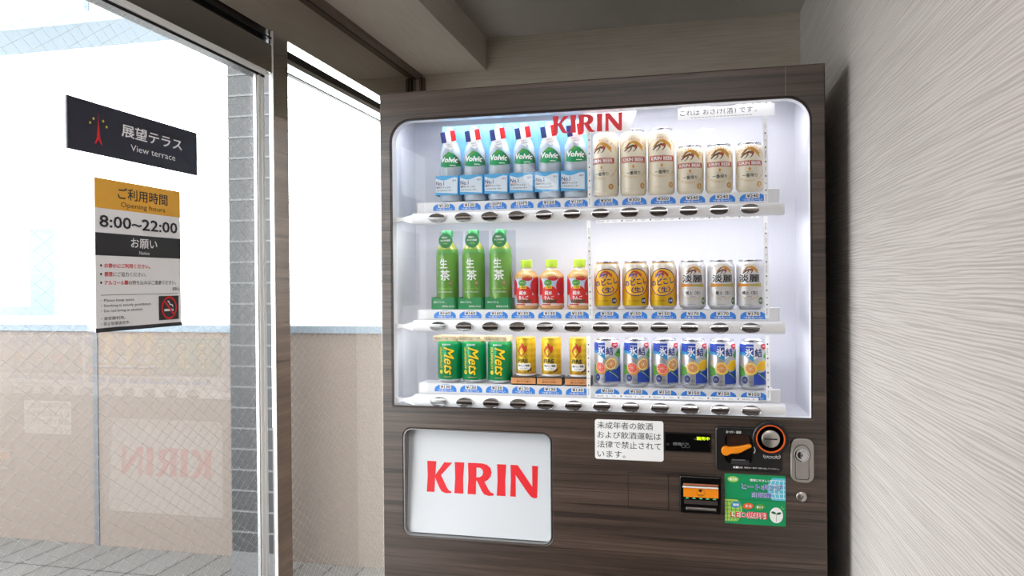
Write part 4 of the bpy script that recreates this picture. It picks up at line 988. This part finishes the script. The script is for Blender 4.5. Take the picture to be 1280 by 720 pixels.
# ================================================================== SIGNS ON THE GLASS DOOR
SX = XG + .004
sg = empty('terrace_sign', (XG, 1.218, 1.60), 'dark navy sign with white writing and red tower, on the glass door', 'sign')
boxo('board', XG + .0005, 1.050, 1.5565, SX, 1.387, 1.6440, M_SIGN, sg)
a = Art()
def S_(px, py): return PX(px, py, SX)
p0, p1 = S_(151.7, 167), S_(227.3, 182); a.text('展望テラス', (p0[0] + p1[0]) / 2, (p0[1] + p1[1]) / 2 + .0035, .0235, M_SIGNW, 0, w=p1[0] - p0[0], bold=.02)
p0, p1 = S_(163.2, 186), S_(218.9, 196); a.text('View terrace', (p0[0] + p1[0]) / 2, (p0[1] + p1[1]) / 2, .0118, M_SIGNW, 0, w=p1[0] - p0[0])
a.side('lettering', sg, SX); a = Art()
tx, tz = S_(123, 181); k = .0052
M_TRED = mat('tower red', (232, 28, 40), .5)
a.poly([(tx - .0088, tz), (tx - .0040, tz + .012), (tx - .0024, tz + .026), (tx - .0008, tz + .040), (tx, tz + .058), (tx + .0008, tz + .040), (tx + .0024, tz + .026), (tx + .0040, tz + .012), (tx + .0088, tz), (tx + .0045, tz + .002), (tx + .0018, tz + .0075), (tx - .0018, tz + .0075), (tx - .0045, tz + .002)], M_TRED, 0)
for p in ((116.6, 148.2), (112.5, 153.2), (128.8, 151.5), (133.1, 158.9)): y_, z_ = S_(*p); a.ell(y_, z_, .0022, .0022, mat('star yellow', (236, 220, 80), .5) if p[0] == 116.6 else a.mats[-1], 0)
a.side('tower_emblem', sg, SX, label='red tower with yellow stars')
sg = empty('hours_notice', (XG, 1.218, 1.38), 'opening hours notice board with orange heading and no-smoking mark, on the glass door', 'sign')
BY0, BY1, BZ0, BZ1 = 1.107, 1.331, 1.2500, 1.5165
boxo('board', XG + .0005, BY0, BZ0, SX, BY1, BZ1, M_SIGNW, sg)
a = Art(); zz = lambda py: S_(116.3, py)[1]
z1_, z2_, z3_ = zz(258.6), zz(289.8), zz(318.7)
a.rect(BY0, z1_, BY1, BZ1, M_SIGNA, 0).rect(BY0, z3_, BY1, z2_, M_SIGNB, 0).rect(BY0 - .001, BZ0 - .001, BY1 + .002, BZ0 + .006, M_SIGNB, 0)
cy = (BY0 + BY1) / 2
a.text('ご利用時間', cy + .008, BZ1 - .0215, .0215, M_SIGNB, 1, w=.132, bold=.015).text('Opening hours', cy + .008, BZ1 - .0425, .0120, M_SIGNB, 1, w=.118)
a.text('8:00~22:00', cy, (z1_ + z2_) / 2 - .001, .0215, M_SIGNB, 1, w=.205, bold=.02)
a.text('お願い', cy + .008, (z2_ + z3_) / 2 + .005, .0180, M_SIGNW, 1, w=.070, bold=.01).text('Notice', cy + .008, z3_ + .0075, .0065, M_SIGNW, 1, w=.027)
zr = z3_ - .0175
for i, (r_, k_) in enumerate((('お静かにご利用ください。', ''), ('禁煙', 'にご協力ください。'), ('アルコール類', 'の持ち込みはご遠慮ください。'))):
    z_ = zr - i * .0150; a.ell(BY0 + .012, z_, .0022, .0022, M_SIGNB, 1)
    cw = .0096; wr = len(r_) * cw; a.text(r_, BY0 + .020, z_, .0082, M_RED, 1, w=wr, al='L', bold=.02)
    if k_: a.text(k_, BY0 + .020 + wr + .001, z_, .0082, M_SIGNB, 1, w=len(k_) * cw * .97, al='L')
a.text('支配人', BY1 - .016, zr - .0425, .0070, M_SIGNB, 1, w=.022).rect(BY0 + .011, zr - .0520, BY1 - .009, zr - .0512, M_SIGNB, 1)
zl = zr - .0615
for i, t_ in enumerate(('・Please keep quiet.', '・Smoking is strictly prohibited.', '・Do not bring in alcohol.')): a.text(t_, BY0 + .011, zl - i * .0092, .0060, M_SIGNB, 1, w=(.082, .126, .103)[i], al='L')
for i, t_ in enumerate(('・请安静利用。', '・禁止吸烟请合作。', '・谢绝携带酒类入内。')): a.text(t_, BY0 + .011, zl - .0310 - i * .0092, .0062, M_SIGNB, 1, w=(.058, .070, .078)[i], al='L')
sy0, sy1 = BY1 - .066, BY1 - .008; sz1 = zr - .0560; sz0 = BZ0 + .0125; scy, scz = (sy0 + sy1) / 2, (sz0 + sz1) / 2
a.side('lettering', sg, SX); a = Art()
a.rect(sy0, sz0, sy1, sz1, M_SIGNB, 1).ring(scy, scz, .0225, .0225, .0040, M_RED, 3)
a.rect(scy - .014, scz - .0065, scy + .008, scz - .0022, M_SIGNW, 2).rect(scy + .0095, scz - .0065, scy + .0125, scz - .0022, M_SIGNW, 2)
a.stroke([(scy + .011, scz + .001), (scy + .010, scz + .005), (scy + .003, scz + .0065), (scy + .000, scz + .011), (scy - .004, scz + .0135)], .0022, M_SIGNW, 2)
a.stroke([(scy - .0145, scz + .0145), (scy + .0145, scz - .0145)], .0042, M_RED, 3)
a.side('no_smoking_mark', sg, SX, label='red no-smoking circle on black square')
